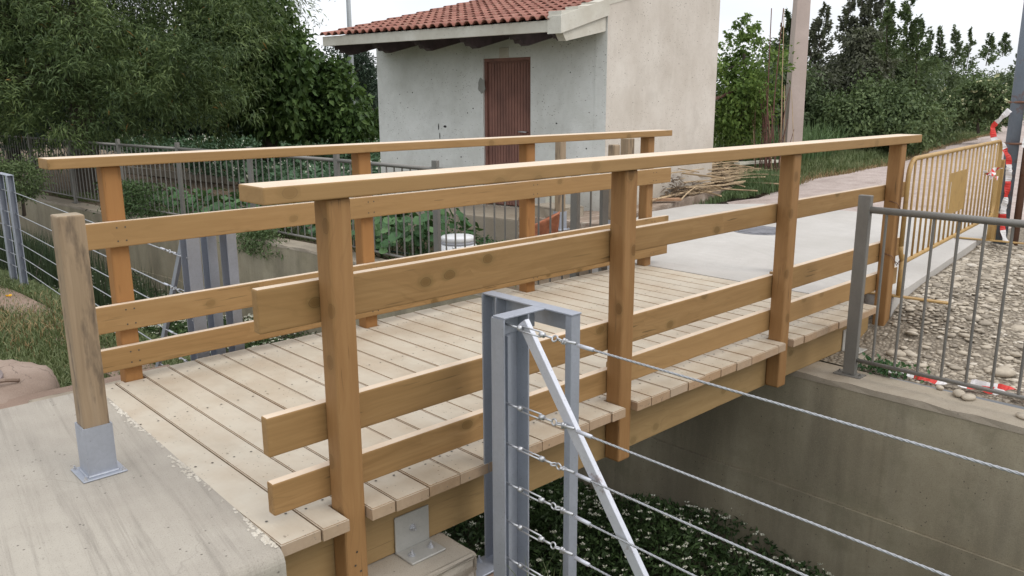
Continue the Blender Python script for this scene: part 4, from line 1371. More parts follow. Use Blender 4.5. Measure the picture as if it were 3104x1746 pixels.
# stepped mortar on the gable coping
for q in range(13):
    d0 = -1.0 + q * .33
    if d0 > DB: break
    hpoly('coping_step', [(SR - .01, d0, zr(d0) + .02), (SR - .01, d0, zr(d0) + .095), (SR - .01, d0 + .325, zr(d0 + .325) + .055), (SR - .01, d0 + .325, zr(d0 + .325) + .02)], M['white_paint'], thick=.17)
# tiles
def tile_mesh():
    bm = bmesh.new()
    wP, Lt = 0.136, 0.375
    prof = []
    for q in range(8):
        a = PI * q / 7
        prof.append((-0.043 * math.cos(a) - .018, 0.038 * math.sin(a)))
    prof = [(-wP / 2 - .004, .004)] + prof[1:-1] + [(0.030, -.002), (wP / 2 - .004, -.004)]
    n_ = len(prof)
    rows = []
    for (y, k_, lift) in ((0, 1.0, .016), (Lt, .93, -.004)):
        rows.append([bm.verts.new((x * (1 if abs(x) > .05 else k_), y, z * k_ + lift)) for x, z in prof])
        rows.append([bm.verts.new((x * (1 if abs(x) > .05 else k_), y, z * k_ + lift - .011)) for x, z in prof])
    t0, b0, t1, b1 = rows
    for q in range(n_ - 1):
        bm.faces.new((t0[q], t0[q + 1], t1[q + 1], t1[q])); bm.faces.new((b0[q], b1[q], b1[q + 1], b0[q + 1])); bm.faces.new((t0[q], b0[q], b0[q + 1], t0[q + 1]))
    me = bm_mesh('tile', bm, M['tile'])
    for p in me.polygons: p.use_smooth = False
    return me
TME = tile_mesh()
slope = math.atan(SLP)
RX = Matrix.Rotation(slope, 4, 'X')
ncol, nrow = 28, 13
wroof = SL - (SR + .17)
rest = []
for r_ in range(nrow):
    for c_ in range(ncol):
        s = SL - .06 - c_ * (wroof - .09) / (ncol - 1)
        dd = r_ * 0.322 * math.cos(slope) - 1.03
        mw = HM @ Matrix.Translation((-s + random.uniform(-.003, .003), dd, zr(dd) + .014 + random.uniform(-.002, .002))) @ RX @ Matrix.Rotation(random.uniform(-.012, .012), 4, 'Z')
        if r_ < 10:
            obj('tile', TME, hut, mw)
        else:
            rest.append(mw)
bm = bmesh.new()
for mw in rest:
    k0 = len(bm.verts)
    bm.from_mesh(TME)
    bm.verts.ensure_lookup_table()
    bmesh.ops.transform(bm, matrix=mw, verts=bm.verts[k0:])
o = obj('upper_tiles', bm_mesh('upper_tiles', bm, M['tile']), hut); o['kind'] = 'stuff'
# platform in front of the hut
plat = [tuple(H(SL + .3, -.95, 0))[:2], tuple(H(SL + .3, 0, 0))[:2], tuple(H(SR, 0.0, 0))[:2], tuple(H(SR, -.90, 0))[:2]]
tag(poly_prism('terrace', plat, -0.34, -0.02, M['canal_top'], bev=0.01), None, None, kind='structure')
# rough pad beside the hut with a raised lip
pad = [(5.7, 3.55), (7.2, 4.085), (10.05, 4.75), (11.7, 5.12), (12.6, 6.2), (12.2, 7.4), (9.3, 6.2), (9.0, 4.9), (6.5, 4.5), (5.5, 4.75)]
tag(poly_prism('pad', pad, -0.34, 0.035, M['pad'], bev=0.012), None, None, kind='structure')
# boxy concrete steps between bollards and hut
rough_block('concrete_step', 5.65, 6.05, 4.2, 4.75, -0.34, 0.16, M['canal_top'], 'low box-like concrete sump at the corner of the hut, behind the steel fence', 'concrete box')
# meter box at the wall foot
hbox('meter_box', -.62, -.80, -.05, -.0008, .02, .20, M['cream'])

# broken brick panel leaning behind the fence
bm = bmesh.new(); bbox(bm, -.18, .18, -.03, .03, 0, .56, .006)
for v in bm.verts:
    if v.co.z > .3: v.co.z -= max(0, -v.co.x + .10) * .9
bmesh.ops.subdivide_edges(bm, edges=bm.edges[:], cuts=3, use_grid_fill=True)
rr_ = random.Random(8)
for v in bm.verts: v.co += Vector((rr_.uniform(-.008, .008), rr_.uniform(-.006, .006), rr_.uniform(-.01, .01)))
tag(obj('brick_slab', bm_mesh('brick_slab', bm, M['brick']), None, Matrix.Translation((4.66, 3.60, -.23)) @ Matrix.Rotation(math.radians(-52), 4, 'Z') @ Matrix.Rotation(.25, 4, 'X') @ Matrix.Rotation(.12, 4, 'Y')), 'broken orange brick slab leaning near the left far bollard', 'brick')

# white plastic tub
def tub():
    t = thing('plastic_drum', (4.12, 4.22, -.42), 'white plastic drum standing behind the steel fence beside the squash plants', 'drum')
    prof = [(0, 0), (.17, 0), (.20, .02), (.215, .12), (.22, .24), (.215, .30), (.19, .35), (.165, .365)]
    def lathe(nm, pr, mat, cap=False):
        bm = bmesh.new(); n_ = 28; rings = []
        for r_, z_ in pr:
            rings.append([bm.verts.new((r_ * math.cos(2 * PI * q / n_), r_ * math.sin(2 * PI * q / n_), z_)) for q in range(n_)])
        for a, b in zip(rings[:-1], rings[1:]):
            for q in range(n_): bm.faces.new((a[q], a[(q + 1) % n_], b[(q + 1) % n_], b[q]))
        if cap: bm.faces.new(rings[-1])
        bmesh.ops.remove_doubles(bm, verts=bm.verts, dist=.0005)
        obj(nm, bm_mesh(nm, bm, mat, True), t, WM[t.name])
    lathe('body', prof, M['tub'])
    lathe('neck_band', [(.166, .355), (.18, .366), (.18, .385), (.166, .39)], M['tub_band'])
    lathe('lid', [(.166, .388), (.175, .392), (.175, .43), (.165, .44), (.05, .447), (.001, .447)], M['tub'])
    tube('handle', [(3.96, 4.09, -.08), (3.93, 4.065, -.06), (3.96, 4.04, -.08)], .012, M['tub'], t)
tub()

# ================================================================== UTILITY POLES
def tapered_pole(name, x, y, z0, z1, w0, w1, mat, label, cat='pole', d0=None):
    bm = bmesh.new()
    bbox(bm, -w0 / 2, w0 / 2, -(d0 or w0) / 2, (d0 or w0) / 2, 0, z1 - z0, 0.012, 2)
    for v in bm.verts:
        k_ = 1 - (1 - w1 / w0) * v.co.z / (z1 - z0)
        v.co.x *= k_; v.co.y *= k_
    return tag(obj(name, bm_mesh(name, bm, mat), None, Matrix.Translation((x, y, z0)) @ Matrix.Rotation(YAW, 4, 'Z')), label, cat)
tapered_pole('utility_pole', 13.46, 5.55, -.1, 9.0, .31, .13, M['utility'], 'tall tapering concrete utility pole behind the reddish canes, beside the dirt path')
bm = bmesh.new(); tube_bm(bm, [(0, 0, 0), (0, 0, 6.5)], .075, 12, True, .045)
tag(obj('street_lamp', bm_mesh('street_lamp', bm, M['lamp_pole'], True), None, Matrix.Translation((10.6, 16.2, -.3))), 'thin pale metal pole rising behind the left end of the hut roof', 'pole')
# steel pole and rusty pipe at the right edge
t = thing('gate_post', (8.05, 0.31, -.12), 'blue grey steel post with a rusty pipe strapped to it at the right edge', 'post')
tube('post', [(8.05, .31, -.12), (8.05, .31, 3.4)], .062, M['old_pole'], t, 14)
tube('pipe', [(8.10, .19, -.12), (8.10, .19, 3.2)], .035, M['rust_pole'], t, 10)
for z in (.95, 1.35):
    tube('clamp', [(8.03, .38, z), (7.98, .29, z), (8.02, .20, z), (8.12, .13, z)], .012, M['rust_pole'], t, 6)
# dark green screening net fence running right from the pole
t = thing('net_fence', (8.0, -.2, -.1), 'dark green netting fence starting at the steel post at the right edge', 'fence')
def net():
    V, F = [], []
    nx_, nz_ = 40, 14
    for a in range(nx_ + 1):
        for b in range(nz_ + 1):
            s = a / nx_; z = -.08 + 1.25 * b / nz_
            V.append((8.16 + s * 0.9 + .03 * math.sin(a * 1.1 + b * .5), -.0 + .08 - s * 3.4, z + .03 * math.sin(a * .8)))
    for a in range(nx_):
        for b in range(nz_):
            q = a * (nz_ + 1) + b
            F += [q, q + nz_ + 1, q + nz_ + 2, q + 1]
    obj('netting', mesh_np('netting', V, F, np.full(nx_ * nz_, 4), M['net'], smooth=True), t)
    for s in (.55, 1.0):
        tube('post', [(8.12 + s * .9, -.14 - s * 3.2, -.1), (8.12 + s * .9, -.14 - s * 3.2, 1.7)], .025, M['old_pole'], t)
net()

# ================================================================== YELLOW BARRIER
def barrier():
    a = Vector((4.63, -.035, 0)); b = Vector((7.80, 0.335, 0))
    d = (b - a); L = d.length; d.normalize()
    t = thing('crowd_barrier', tuple(a), 'ochre yellow metal crowd barrier wired to the last near railing post', 'barrier')
    zt, zb, r = .985, .255, .0165
    def P(s, z): return a + d * s + Vector((0, 0, z))
    rc = .13
    pts = [P(0, zb + rc), P(0, zt - rc)]
    for q in range(1, 7):
        an = PI / 2 * q / 6
        pts.append(P(rc - rc * math.cos(an), zt - rc + rc * math.sin(an)))
    pts.append(P(L - rc, zt))
    for q in range(1, 7):
        an = PI / 2 * q / 6
        pts.append(P(L - rc + rc * math.sin(an), zt - rc + rc * math.cos(an)))
    pts.append(P(L, zb + rc))
    for q in range(1, 7):
        an = PI / 2 * q / 6
        pts.append(P(L - rc + rc * math.cos(an), zb + rc - rc * math.sin(an)))
    pts.append(P(rc, zb))
    for q in range(1, 7):
        an = PI / 2 * q / 6
        pts.append(P(rc - rc * math.sin(an), zb + rc - rc * math.cos(an)))
    tube('frame', pts, r, M['barrier'], t, 10)
    n_ = 20
    for q in range(n_):
        s = (q + 1) * L / (n_ + 1)
        tube('bar', [P(s, zb + .01), P(s, zt - .01)], .0085, M['barrier'], t, 6)
    s0, s1 = 7 * L / (n_ + 1) - .01, 9 * L / (n_ + 1) + .055
    s0 = 1.12; s1 = 1.74
    Mw, LL = frame(P(s0, .64), P(s1, .64))
    bm = bmesh.new(); bbox(bm, 0, LL, -.0155, -.0135, -.17, .17, .0005)
    obj('sign_plate', bm_mesh('sign_plate', bm, M['barrier']), t, Mw)
    bm = bmesh.new(); bbox(bm, .075, .083, -.018, -.0158, -.12, .10)
    obj('paint_scrape', bm_mesh('paint_scrape', bm, M['white_tape']), t, Mw)
    nrm = Vector((-d.y, d.x, 0))
    for s in (.06, L - .06):
        p = P(s, .012)
        tube('foot_post', [P(s, .02), P(s, zb + .06)], .019, M['barrier'], t, 8)
        beam('foot', p - nrm * .33, p + nrm * .30, .05, .012, M['barrier'], t, .002, 1)
    beam('end_post', P(L + .07, .0), P(L + .07, .80), .035, .075, M['barrier'], t, .002, 1)
    # wire ties to the railing post
    for z, k_ in ((.70, 0), (.33, 1)):
        w_ = [(4.56, .05, z), (4.555, -.006, z - .01), (4.60, -.010, z - .05), (4.64, -.03, z - .08), (4.69, -.02, z - .04), (4.62, -.02, z - .085), (4.60, -.012, z - .05)]
        tube('tie_wire', w_, .0026, M['rust_pole'], t, 5)
barrier()

# barrier tape
def ribbon(pts, w, label, nm='barrier_tape', wv=(0, 0, 1), seglen=.11, seed=1, twist=0.0, group='red and white tape'):
    rng = random.Random(seed)
    P = [Vector(p) + (Vector((.05, .12, 0)) if p[0] > 7.69 else Vector((0, 0, 0))) for p in pts]
    dd = [0]
    for a, b in zip(P[:-1], P[1:]): dd.append(dd[-1] + (b - a).length)
    n_ = max(6, int(dd[-1] / .02))
    V, F, MI = [], [], []
    wv = Vector(wv)
    for q in range(n_ + 1):
        s = dd[-1] * q / n_
        k_ = max(0, min(len(P) - 2, next((i for i in range(len(dd) - 1) if dd[i + 1] >= s), len(P) - 2)))
        f = (s - dd[k_]) / max(1e-6, dd[k_ + 1] - dd[k_])
        c = P[k_].lerp(P[k_ + 1], f)
        t_ = (P[k_ + 1] - P[k_]).normalized()
        base = (wv - t_ * wv.dot(t_)).normalized()
        ang = twist * math.sin(q * .33 + seed) + .3 * math.sin(q * .9)
        base = Matrix.Rotation(ang, 3, t_) @ base
        jit = Vector((rng.uniform(-1, 1), rng.uniform(-1, 1), rng.uniform(-1, 1))) * .0035
        V += [c - base * w / 2 + jit, c + base * w / 2 + jit]
    for q in range(n_):
        F += [2 * q, 2 * q + 2, 2 * q + 3, 2 * q + 1]
        MI.append(0 if int(dd[-1] * q / n_ / seglen) % 2 else 1)
    return tag(obj(nm, mesh_np(nm, V, F, np.full(n_, 4), [M['red'], M['white_tape']], MI)), label, 'tape')
ribbon([(7.90, .22, 1.28), (7.84, .34, 1.12), (7.80, .30, .99), (7.83, .22, .93), (7.86, .16, .80), (7.85, .14, .55), (7.84, .15, .30), (7.83, .13, .12), (7.80, .08, .0)], .055, 'long red and white tape hanging from the barrier corner beside the steel post', wv=(.6, -.8, 0), twist=.35, seed=2, seglen=.16)
ribbon([(7.95, .02, 1.20), (7.92, .05, 1.05), (7.90, .06, .92)], .045, 'short end of striped tape on the right of the steel post', wv=(.6, -.8, 0), twist=.5, seed=5, seglen=.09)
ribbon([(7.15, .27, .73), (7.24, .24, .71), (7.36, .25, .70), (7.45, .27, .72), (7.60, .26, .735)], .05, 'crumpled tape knot halfway up the barrier bars', wv=(0, 0, 1), twist=1.3, seed=7, seglen=.05)
ribbon([(7.22, .22, .66), (7.30, .25, .69), (7.42, .22, .65)], .04, 'second twist of crumpled tape just under the knot on the barrier bars', wv=(0, 0, 1), twist=1.5, seed=9, seglen=.05)
ribbon([(7.72, .28, .30), (7.80, .23, .31), (7.86, .18, .26), (7.88, .16, .16)], .05, 'tape loop around the foot of the steel post', wv=(0, 0, 1), twist=1.2, seed=11, seglen=.06)
ribbon([(7.72, .36, .94), (7.70, .30, .80), (7.72, .28, .68)], .05, 'red tape end tied round the barrier corner', wv=(.6, -.8, 0), twist=.5, seed=13, seglen=.3)
ribbon([(3.86, -.32, -.283), (3.87, -.50, -.272), (3.86, -.66, -.28), (3.90, -.86, -.268), (3.88, -1.05, -.262), (3.93, -1.3, -.262), (3.96, -1.6, -.262), (4.0, -2.0, -.262)], .045, 'red and white tape lying on the ground behind the right steel fence', wv=(1, 0, .25), twist=.5, seed=17, seglen=.15)
ribbon([(3.95, -.78, -.262), (3.97, -1.0, -.255), (3.94, -1.2, -.25), (4.0, -1.5, -.25), (3.98, -2.0, -.25)], .04, 'second tape strand crossing the first on the ground behind the right fence', wv=(1, 0, .4), twist=.7, seed=19, seglen=.13)

# ================================================================== MANHOLES
def disc_bm(bm, r, z0, z1, n=40, jag=0.0, seed=1, r2=None):
    rng = random.Random(seed)
    k_ = [1 + rng.uniform(-jag, jag) for _ in range(n)]
    a = [bm.verts.new((r * k_[q] * math.cos(2 * PI * q / n), r * k_[q] * math.sin(2 * PI * q / n), z0)) for q in range(n)]
    b = [bm.verts.new(((r2 or r) * k_[q] * math.cos(2 * PI * q / n), (r2 or r) * k_[q] * math.sin(2 * PI * q / n), z1)) for q in range(n)]
    for q in range(n): bm.faces.new((a[q], a[(q + 1) % n], b[(q + 1) % n], b[q]))
    bm.faces.new(b)
t = thing('manhole', (6.76, 2.27, 0.0), 'grey ribbed manhole cover set in the far pale slab', 'manhole')
bm = bmesh.new(); disc_bm(bm, .31, .0008, .006); obj('rim', bm_mesh('rim', bm, M['iron']), t, WM[t.name])
bm = bmesh.new()
for q in range(11):
    x = -.24 + q * .048; h = math.sqrt(max(.001, .27 ** 2 - x * x))
    bbox(bm, x - .015, x + .015, -h, h, .0065, .013, .002)
obj('ribs', bm_mesh('ribs', bm, M['iron']), t, WM[t.name])
t = thing('manhole', (-.62, 3.05, -.55), 'round mortar-topped manhole chimney at the left edge, behind the concrete slab', 'manhole')
bm = bmesh.new()
n_ = 72; rng_ = random.Random(2)
prof = [(.58, 0), (.60, .18), (.605, .30), (.59, .355), (.56, .385), (.50, .40), (.44, .408), (.38, .41), (.33, .412)]
jg = [1 + .018 * math.sin(q * .8) + .012 * math.sin(q * 2.1) + rng_.uniform(-.010, .010) for q in range(n_)]
rings = [[bm.verts.new((r_ * jg[q] * math.cos(2 * PI * q / n_), r_ * jg[q] * math.sin(2 * PI * q / n_), z_ + (rng_.uniform(-.009, .009) if z_ > .1 else 0))) for q in range(n_)] for r_, z_ in prof]
for a_, b_ in zip(rings[:-1], rings[1:]):
    for q in range(n_): bm.faces.new((a_[q], a_[(q + 1) % n_], b_[(q + 1) % n_], b_[q]))
obj('chimney', bm_mesh('chimney', bm, M['ring'], True), t, WM[t.name])
bm = bmesh.new(); disc_bm(bm, .345, .38, .425, r2=.335); obj('cover', bm_mesh('cover', bm, simple('dusty_iron', (.22, .18, .17))), t, WM[t.name])
bm = bmesh.new(); tube_bm(bm, [(.16, -.18, .428), (.30, -.26, .44), (.37, -.24, .42)], .012, 6); obj('lifting_bar', bm_mesh('lifting_bar', bm, M['ring']), t, WM[t.name])
# broken kerb behind the slab
rough_block('kerb', -.30, .35, 2.33, 2.42, -.5, -.13, M['canal_top'], 'low grey kerb between the manhole and the bridge', 'kerb')
box('gutter', -6.0, 0.5, 1.975, 2.6, -.6, -.16, M['ledge'])['kind'] = 'structure'

# ================================================================== CANES, BOARDS
rng_ = random.Random(21)
def cane_obj(p, q, r, mat, label, group, cat='cane', nm='dry_cane', bend=0.03):
    p, q = Vector(p), Vector(q)
    m_ = (p + q) / 2 + Vector((rng_.uniform(-1, 1), rng_.uniform(-1, 1), rng_.uniform(-.2, .6))) * bend
    bm = bmesh.new(); 
    pts = []
    for k_ in range(6):
        s = k_ / 5
        pts.append((p * (1 - s) ** 2 + m_ * 2 * s * (1 - s) + q * s * s) - p)
    tube_bm(bm, pts, r, 5, True, r * .6)
    return tag(obj(nm, bm_mesh(nm, bm, mat), None, Matrix.Translation(p)), label, cat, group)
WHERE = ['near the hut end of the pile', 'in the middle of the pile', 'at the far end of the pile by the weeds']
for k in range(120):
    s = rng_.random() ** .85
    v_ = rng_.random()
    cx_ = 8.2 + s * 3.6
    wid = .18 + .75 * s
    cy_ = 4.40 + s * .80 + v_ * wid
    an = math.radians(2 + rng_.gauss(0, 9)) if rng_.random() < .88 else rng_.uniform(0, PI)
    L = rng_.uniform(.9, 2.2)
    top_ = .06 + (.40 - .18 * s) * min(1, v_ * 1.3)
    z = rng_.uniform(.05, top_)
    dx, dy = math.cos(an) * L / 2, math.sin(an) * L / 2
    if cy_ - dy > 4.45 + (cx_ - dx - 7.5) * .16 and cx_ - dx < 9.5: dy *= .5
    wh = WHERE[min(2, int(s * 3))]
    cane_obj((cx_ - dx, cy_ - dy, z + rng_.uniform(-.02, .04)), (cx_ + dx, cy_ + dy, z + rng_.uniform(-.02, .06)), rng_.uniform(.008, .014), M['cane'], 'dry pale cane ' + wh + ' beside the hut', 'dry canes piled beside the hut, ' + wh, bend=.06)
# loose dark debris under the canes
def debris():
    rng = np.random.default_rng(77)
    n = 2600
    s_ = rng.random(n); v_ = rng.random(n)
    X = 8.1 + s_ * 3.9; Y = 4.38 + s_ * .8 + v_ * (.2 + .75 * s_)
    Z = .035 + rng.random(n) * (.05 + (.30 - .15 * s_) * np.minimum(1, v_ * 1.3))
    D = np.stack([rng.normal(1, .3, n) * np.sign(rng.normal(size=n)), rng.normal(0, .5, n), rng.normal(0, .3, n)], 1)
    stuff('cane_debris', leaf_mesh('cane_debris', np.stack([X, Y, Z], 1), D, .16, .016, M['debris'], .1, rng), 'brown broken stems and leaf litter among the piled canes', 'litter')
debris()
tag(beam('wooden_board', (11.9, 5.75, .26), (12.9, 5.55, .26), .14, .05, M['cream'], None, .003, 1), 'pale board lying behind the right end of the cane pile', 'board')
for k, (p, q) in enumerate((((8.05, 4.22, .06), (8.9, 4.55, .16)), ((7.7, 4.9, .06), (8.8, 4.5, .12)), ((7.5, 4.55, .05), (8.3, 4.75, .07)))):
    cane_obj(p, q, .012, M['cane'], ['single cane sticking out towards the bridge from the pile', 'cane crossing the left end of the pile on the pad', 'thin cane lying flat left of the pile on the pad'][k], 'loose canes left of the pile')
tag(beam('wooden_board', (7.25, 4.70, .075), (8.0, 4.20, .075), .10, .035, M['board'], None, .004, 1), 'reddish brown board lying on the pad in front of the canes', 'board')
tag(beam('wooden_board', (5.85, 19.0, -.25), (6.4, 14.3, -.25), .12, .16, M['canal_top'], None, .006, 1), 'pale plank edging at the back of the garden, behind the steel fence', 'board')
tag(beam('wooden_board', (6.42, 14.1, -.25), (7.6, 12.6, -.25), .10, .13, M['canal_top'], None, .006, 1), 'second pale plank edging nearer the hut, behind the steel fence', 'board')
# upright reddish canes by the utility pole
for k in range(26):
    x, y = 12.35 + rng_.gauss(0, .14), 5.35 + rng_.gauss(0, .16)
    h = rng_.uniform(.8, 1.7) if k < 23 else 2.9
    cane_obj((x, y, -.1), (x + rng_.gauss(-.02, .10), y + rng_.gauss(0.06, .16), h), rng_.uniform(.008, .014), M['cane_dark'] if k % 5 else M['cane'], 'thin reddish cane standing upright in the clump in front of the utility pole', 'upright canes by the utility pole', bend=.05, nm='upright_cane')
# cane trellis behind the hut
t = thing('cane_trellis', (11.2, 7.0, -.3), 'light trellis of crossed canes leaning behind the right corner of the hut', 'trellis')
E_ = lambda px, py, pz: (px, py, pz)
for q in range(4):
    tube('upright', [(11.15 + q * .13, 6.62 - q * .13, -.3), (11.15 + q * .13, 6.62 - q * .13, .95)], .011, M['cane'], t, 5)
for q in range(4):
    tube('crossbar', [(11.1, 6.67, -.02 + q * .27), (11.62, 6.15, .02 + q * .27)], .011, M['cane'], t, 5)
tag(beam('wooden_board', (10.6, 6.55, .95), (12.3, 5.95, 1.62), .12, .03, M['cane_dark'], None, .003, 1), 'reddish board sticking out slanting from behind the hut below the young tree', 'board')
# hose in garden
tag(tube('garden_hose', [(3.95, 5.6, -.27), (4.0, 5.2, -.26), (4.1, 4.9, -.27), (4.02, 4.6, -.26), (3.98, 4.3, -.27)], .012, M['hose']), 'thin dark hose lying among the squash plants beside the steel fence', 'hose')

# ================================================================== VEGETATION
def crown(name, parent, blobs, n, L, Wd, mat, droop=.2, seed=1, outward=.6, shell=.55, sub=38, subr=.33, gap=.0, zmin=None, updir=0.0):
    """blobs: (x,y,z,rx,ry,rz). Leaves sit in twig clusters inside blobs so gaps show between."""
    rng = np.random.default_rng(seed)
    B = np.array(blobs, float)
    vol = (B[:, 3] * B[:, 4] * B[:, 5]) ** .72
    pick = rng.choice(len(B), size=n, p=vol / vol.sum())
    # cluster centres
    nc = max(6, n // sub)
    cpick = rng.choice(len(B), size=nc, p=vol / vol.sum())
    dirs = unit(rng.normal(size=(nc, 3)))
    rad = rng.uniform(shell, 1.06, nc) ** .8
    CC = B[cpick, :3] + dirs * rad[:, None] * B[cpick, 3:6]
    ci = rng.integers(0, nc, n)
    sz = np.minimum(B[cpick, 3:6].min(1), 1.4) * subr * rng.uniform(.6, 1.3, nc)
    off = rng.normal(size=(n, 3)) * sz[ci][:, None] * .6
    P = CC[ci] + off
    Bc = B[cpick[ci], :3]
    O = unit(off) * .75 + unit(P - Bc) * .8 + np.array([0, 0, .25])
    D = rng.normal(size=(n, 3)) * .8 + unit(P - Bc) * outward + np.array([0, 0, updir - .15])
    if zmin is not None:
        k = P[:, 2] > zmin
        P, D, O = P[k], D[k], O[k]
    return obj(name, leaf_mesh(name, P, D, L, Wd, mat, droop, rng, O=O), parent)

def limb(bm, p0, p1, r0, r1, bend=.2, n=6, seed=0):
    rng = random.Random(seed)
    p0, p1 = Vector(p0), Vector(p1)
    m_ = (p0 + p1) / 2 + Vector((rng.uniform(-1, 1), rng.uniform(-1, 1), rng.uniform(-.3, .3))) * bend
    pts = [p0 * (1 - s) ** 2 + m_ * 2 * s * (1 - s) + p1 * s * s for s in [k_ / n for k_ in range(n + 1)]]
    tube_bm(bm, pts, r0, 7, False, r1)

def tree(name, base, top, blobs, n, L, Wd, mat, label, cat='tree', tr=.12, seed=1, group=None, **kw):
    t = thing(name, base, label, cat, group)
    bm = bmesh.new()
    b = Vector(base); tp = Vector(top)
    limb(bm, b, tp, tr, tr * .55, .15, 8, seed)
    rng = random.Random(seed)
    for k_, bl in enumerate(blobs[:14]):
        s = rng.uniform(.35, .95)
        st = b.lerp(tp, s)
        limb(bm, st, (bl[0], bl[1], bl[2]), tr * .38, tr * .08, .3, 6, seed + k_)
    obj('trunk', bm_mesh('trunk', bm, M['bark'], True), t)
    crown('crown', t, blobs, n, L, Wd, mat, seed=seed, **kw)
    return t

# ray helper used only to choose where far plants stand: bearing from the viewpoint and distance
def polar(px, dist):
    """ground point at a bearing (photo column at the horizon) and a distance"""
    a = YAW - math.atan((px - 1552) / 2420.0)
    return CP.x + math.cos(a) * dist, CP.y + math.sin(a) * dist
def blobs_at(px0, px1, dist, z0, z1, r, n, seed, depth=1.5, prof=None):
    rng = random.Random(seed)
    out = []
    for k in range(n):
        s = (k + rng.random()) / n
        px = px0 + (px1 - px0) * s
        d = dist + rng.uniform(-depth, depth)
        x, y = polar(px, d)
        zt = z1 if prof is None else z0 + (z1 - z0) * prof(s)
        z = z0 + (zt - z0) * rng.random() ** .8
        q = r * rng.uniform(.7, 1.25)
        out.append((x, y, z, q, q, q * .85))
    return out

# --- big willow-like tree, left
bl = blobs_at(-300, 790, 18.0, 1.3, 5.2, 1.15, 42, 31, 1.2)
bl += blobs_at(-250, 760, 16.4, 1.1, 4.6, .8, 34, 131, .7)
bl += blobs_at(260, 790, 15.2, .95, 2.5, .62, 18, 32, 0.5)
bl += blobs_at(-150, 420, 15.4, .8, 2.2, .6, 14, 33, 0.5)
bx, by = polar(300, 17.5)
tree('willow_tree', (bx, by, -.3), (bx + .3, by + .2, 3.2), bl, 150000, .12, .021, M['willow'], 'large dark green willow-like tree with narrow leaves filling the upper left', tr=.28, seed=41, droop=.25, outward=.75, shell=.7, sub=70, subr=.30, zmin=.32)
bl = blobs_at(-420, 500, 21.5, 1.0, 6.2, 1.9, 26, 34, 1.2)
bx, by = polar(-60, 21.5)
tree('willow_tree', (bx, by, -.3), (bx, by, 3.6), bl, 45000, .16, .032, M['conifer'], 'shadowy tree standing behind the large willow at the far left', tr=.26, seed=42, shell=.25)
# --- broad-leaved fig tree right of it
bl = blobs_at(720, 935, 19, 1.2, 3.55, .72, 24, 35, .8, prof=lambda s: 1.0 - .42 * s ** 1.5)
bl += blobs_at(920, 1105, 19.5, .8, 2.05, .52, 20, 36, .6, prof=lambda s: 1.0 - .30 * s)
bx, by = polar(840, 19.5)
tree('fig_tree', (bx, by, -.3), (bx + .5, by, 2.4), bl, 34000, .15, .10, M['fig'], 'broad-leaved dark green tree between the willow and the hut', tr=.2, seed=43, droop=.25, outward=.8, sub=30, zmin=.5)
# --- dark hedge far behind the field
bl = blobs_at(560, 1190, 27, .2, 2.3, 1.0, 34, 37, 1.5, prof=lambda s: .8 + .2 * math.sin(s * 9))
bx, by = polar(960, 27)
tree('evergreen_hedge', (bx, by, -.3), (bx, by, 1.6), bl, 42000, .14, .06, M['conifer'], 'dark evergreen hedge closing the potato field left of the hut', 'hedge', tr=.2, seed=44, shell=.1, zmin=.3)
bl = blobs_at(-500, 640, 27.5, .0, 3.6, 1.8, 30, 38, 1.5)
bx, by = polar(100, 27.5)
tree('evergreen_hedge', (bx, by, -.3), (bx, by, 2.0), bl, 40000, .17, .08, M['conifer'], 'dark evergreen hedge behind the big willow at the left edge', 'hedge', tr=.2, seed=45, shell=.1, zmin=.2)
bl = blobs_at(1060, 1125, 23, 1.0, 2.45, .38, 12, 39, .4)
bx, by = polar(1095, 23)
tree('cypress_tree', (bx, by, -.3), (bx, by, 2.2), bl, 8000, .12, .03, M['conifer'], 'feathery dark cypress just left of the hut wall, below the eave', tr=.1, seed=46, updir=.5)
# small shrubs at the left end of the fence
for k, (px, d, r, z) in enumerate(((105, 14.5, .33, .25), (15, 14.2, .38, .25))):
    x, y = polar(px, d)
    tree('round_shrub', (x, y, -.3), (x, y, .1), [(x, y, z, r, r, r * .9)], 3200, .05, .022, M['hedge_green'], ['small rounded shrub above the fence at the left, the right one of two', 'small rounded shrub above the fence at the very left edge'][k], 'shrub', tr=.03, seed=50 + k, shell=.6)

